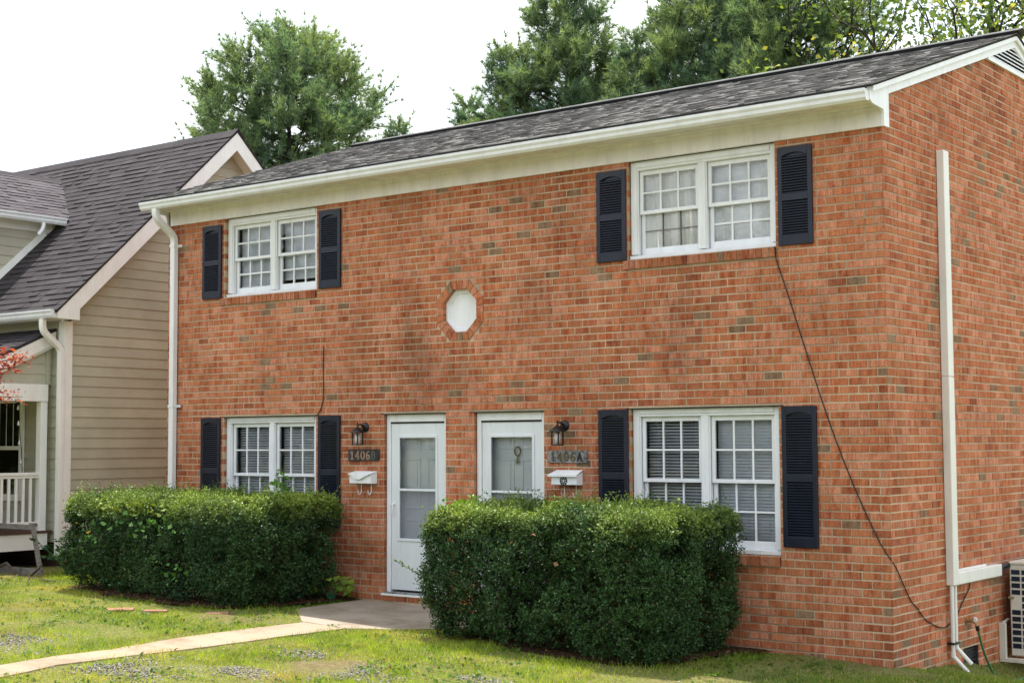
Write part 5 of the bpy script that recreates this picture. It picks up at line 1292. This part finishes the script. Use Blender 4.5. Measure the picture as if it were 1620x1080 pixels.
V_ = np.stack([base-sdv*wd, base+sdv*wd, base+d*hgt[:, None]], 1).reshape(-1, 3)
g1 = vnoise(base, 1.6, 51); g2 = vnoise(base, 6.0, 52); dry = np.clip((g1-0.57)*2.4+(g2-0.5)*0.9, 0, 1)[:, None]
c = np.array([0.26, 0.36, 0.034])*(1-dry)+np.array([0.50, 0.43, 0.12])*dry; deep = np.clip((0.44-g1)*4, 0, 1)[:, None]; c = c*(1-deep*0.6)+np.array([0.09, 0.20, 0.028])*deep*0.6
house_shade = np.clip((px+2.2)/1.6, 0, 1)[:, None]*np.clip((py+2.4)/0.8, 0, 1)[:, None]; c = c*(1-0.6*house_shade)+np.array([0.055, 0.12, 0.022])*0.6*house_shade  # right corner grass tinted darker, painting in the shade of the house
c = c*rng.uniform(0.6, 1.35, (n, 1))*(0.70+0.75*vnoise(base, 9.0, 57))[:, None]; straw = rng.random(n) < 0.045; c[straw] = np.array([0.52, 0.44, 0.22])
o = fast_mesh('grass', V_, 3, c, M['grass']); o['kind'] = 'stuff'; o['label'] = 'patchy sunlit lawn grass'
# gravel chips
N_ = 52000; px = rng.uniform(-9.5, 0, N_); py = rng.uniform(-7, -1.6, N_); w = gravw(px, py); keep = (rng.random(N_) < w*0.95+0.012) & (~inpoly(px, py, PATH) | (rng.random(N_) < 0.25)) & ~inpoly(px, py, SLAB)
px, py = px[keep], py[keep]; n = len(px); ce = np.column_stack([px, py, gz(px, py)+0.004]); s = rng.uniform(0.006, 0.019, n)[:, None]
fr_ = unit(rng.normal(size=(n, 3))); f2 = unit(np.cross(fr_, rng.normal(size=(n, 3)))); f3 = np.cross(fr_, f2)
o6 = [ce+fr_*s, ce-fr_*s, ce+f2*s*0.8, ce-f2*s*0.8, ce+f3*s*0.6, ce-f3*s*0.6]
tri = [(0, 2, 4), (2, 1, 4), (1, 3, 4), (3, 0, 4), (2, 0, 5), (1, 2, 5), (3, 1, 5), (0, 3, 5)]
V_ = np.stack([np.stack([o6[a] for a in t3], 1) for t3 in tri], 1).reshape(-1, 3)
b = rng.uniform(0.14, 0.42, (n, 1)); c = np.repeat(b*np.array([[1, 0.94, 0.86]]), 8, 0)
o = fast_mesh('gravel', V_, 3, c, M['gravel']); o['kind'] = 'stuff'; o['label'] = 'grey gravel scattered in bare lawn patches'
# leaf litter under the hedges
N_ = 3200; px = np.concatenate([rng.uniform(-10.6, -6.9, N_//2), rng.uniform(-4.3, -0.2, N_//2)]); py = rng.uniform(-2.1, -0.1, N_); k = inpoly(px, py, MULCH1) | inpoly(px, py, MULCH2); px, py = px[k], py[k]; n = len(px)
bp = np.column_stack([px, py, gz(px, py)+0.03]); d = unit(np.column_stack([rng.normal(size=(n, 2)), 0.25*rng.normal(size=n)])); ln = rng.uniform(0.03, 0.07, n)
o = fast_mesh('leaf_litter', leaves(bp, d, ln, ln*0.5, None, np.tile([0, 0, 1.0], (n, 1))), 4, np.array([[0.13, 0.06, 0.035]])*rng.uniform(0.4, 1.7, (n, 1)), M['tleaf']); o['kind'] = 'stuff'; o['label'] = 'dry brown leaf litter under the hedges'

# woodland edge across the drive, behind the photographer (seen in the window glass)
bc = []
rw = np.random.default_rng(91)
for i in range(40):
    cx, cy, cz_ = -55+i*4.4+rw.uniform(-1.5, 1.5), rw.uniform(-48, -36), rw.uniform(3.5, 6.5); n = 420
    if i >= 26: cx, cy = -62+(i-26)*1.6, -6-(i-26)*2.3+rw.uniform(-1, 1)
    q = unit(rw.normal(size=(n, 3)))*rw.uniform(0.6, 1.0, (n, 1))*np.array([3.6, 3.2, cz_*0.95]); bc.append(q+np.array([cx, cy, cz_]))
bc = np.concatenate(bc); n = len(bc); ln = rw.uniform(0.7, 1.3, n)
wc = np.where(rw.random((n, 1)) < 0.5, np.array([[0.05, 0.085, 0.03]]), np.array([[0.09, 0.12, 0.04]]))*rw.uniform(.7, 1.3, (n, 1))
o = fast_mesh('woods', leaves(bc, rw.normal(size=(n, 3)), ln, ln*0.8, None), 4, wc, M['tleaf']); o['kind'] = 'stuff'; o['label'] = 'woodland edge across the drive'
# low weeds and fallen leaves in the lawn
N_ = 5200; px = rng.uniform(-12, 1.5, N_); py = rng.uniform(-7.5, -0.3, N_); w = vnoise(np.column_stack([px, py, 0*px]), 1.8, 71)
k = (rng.random(N_) < np.clip((w-0.45)*4, 0, 1)) & ~inpoly(px, py, PATH) & ~inpoly(px, py, SLAB) & ~inpoly(px, py, MULCH1) & ~inpoly(px, py, MULCH2)
px, py = px[k], py[k]; n = len(px); bp = np.repeat(np.column_stack([px, py, gz(px, py)+0.018]), 4, 0)+rng.normal(size=(n*4, 3))*np.array([0.012, 0.012, 0.006])
d = unit(np.column_stack([rng.normal(size=(n*4, 2)), 0.25+0.2*rng.random(n*4)])); ln = rng.uniform(0.02, 0.05, n*4)
wcol = np.where(rng.random((n*4, 1)) < 0.04, np.array([[0.26, 0.14, 0.06]]), np.array([[0.10, 0.19, 0.035]]))*rng.uniform(0.6, 1.4, (n*4, 1))
o = fast_mesh('lawn_weeds', leaves(bp, d, ln, ln*0.65, None, np.tile([0, 0, 1.0], (n*4, 1))), 4, wcol, M['tleaf']); o['kind'] = 'stuff'; o['label'] = 'low clover and weeds scattered in the lawn'
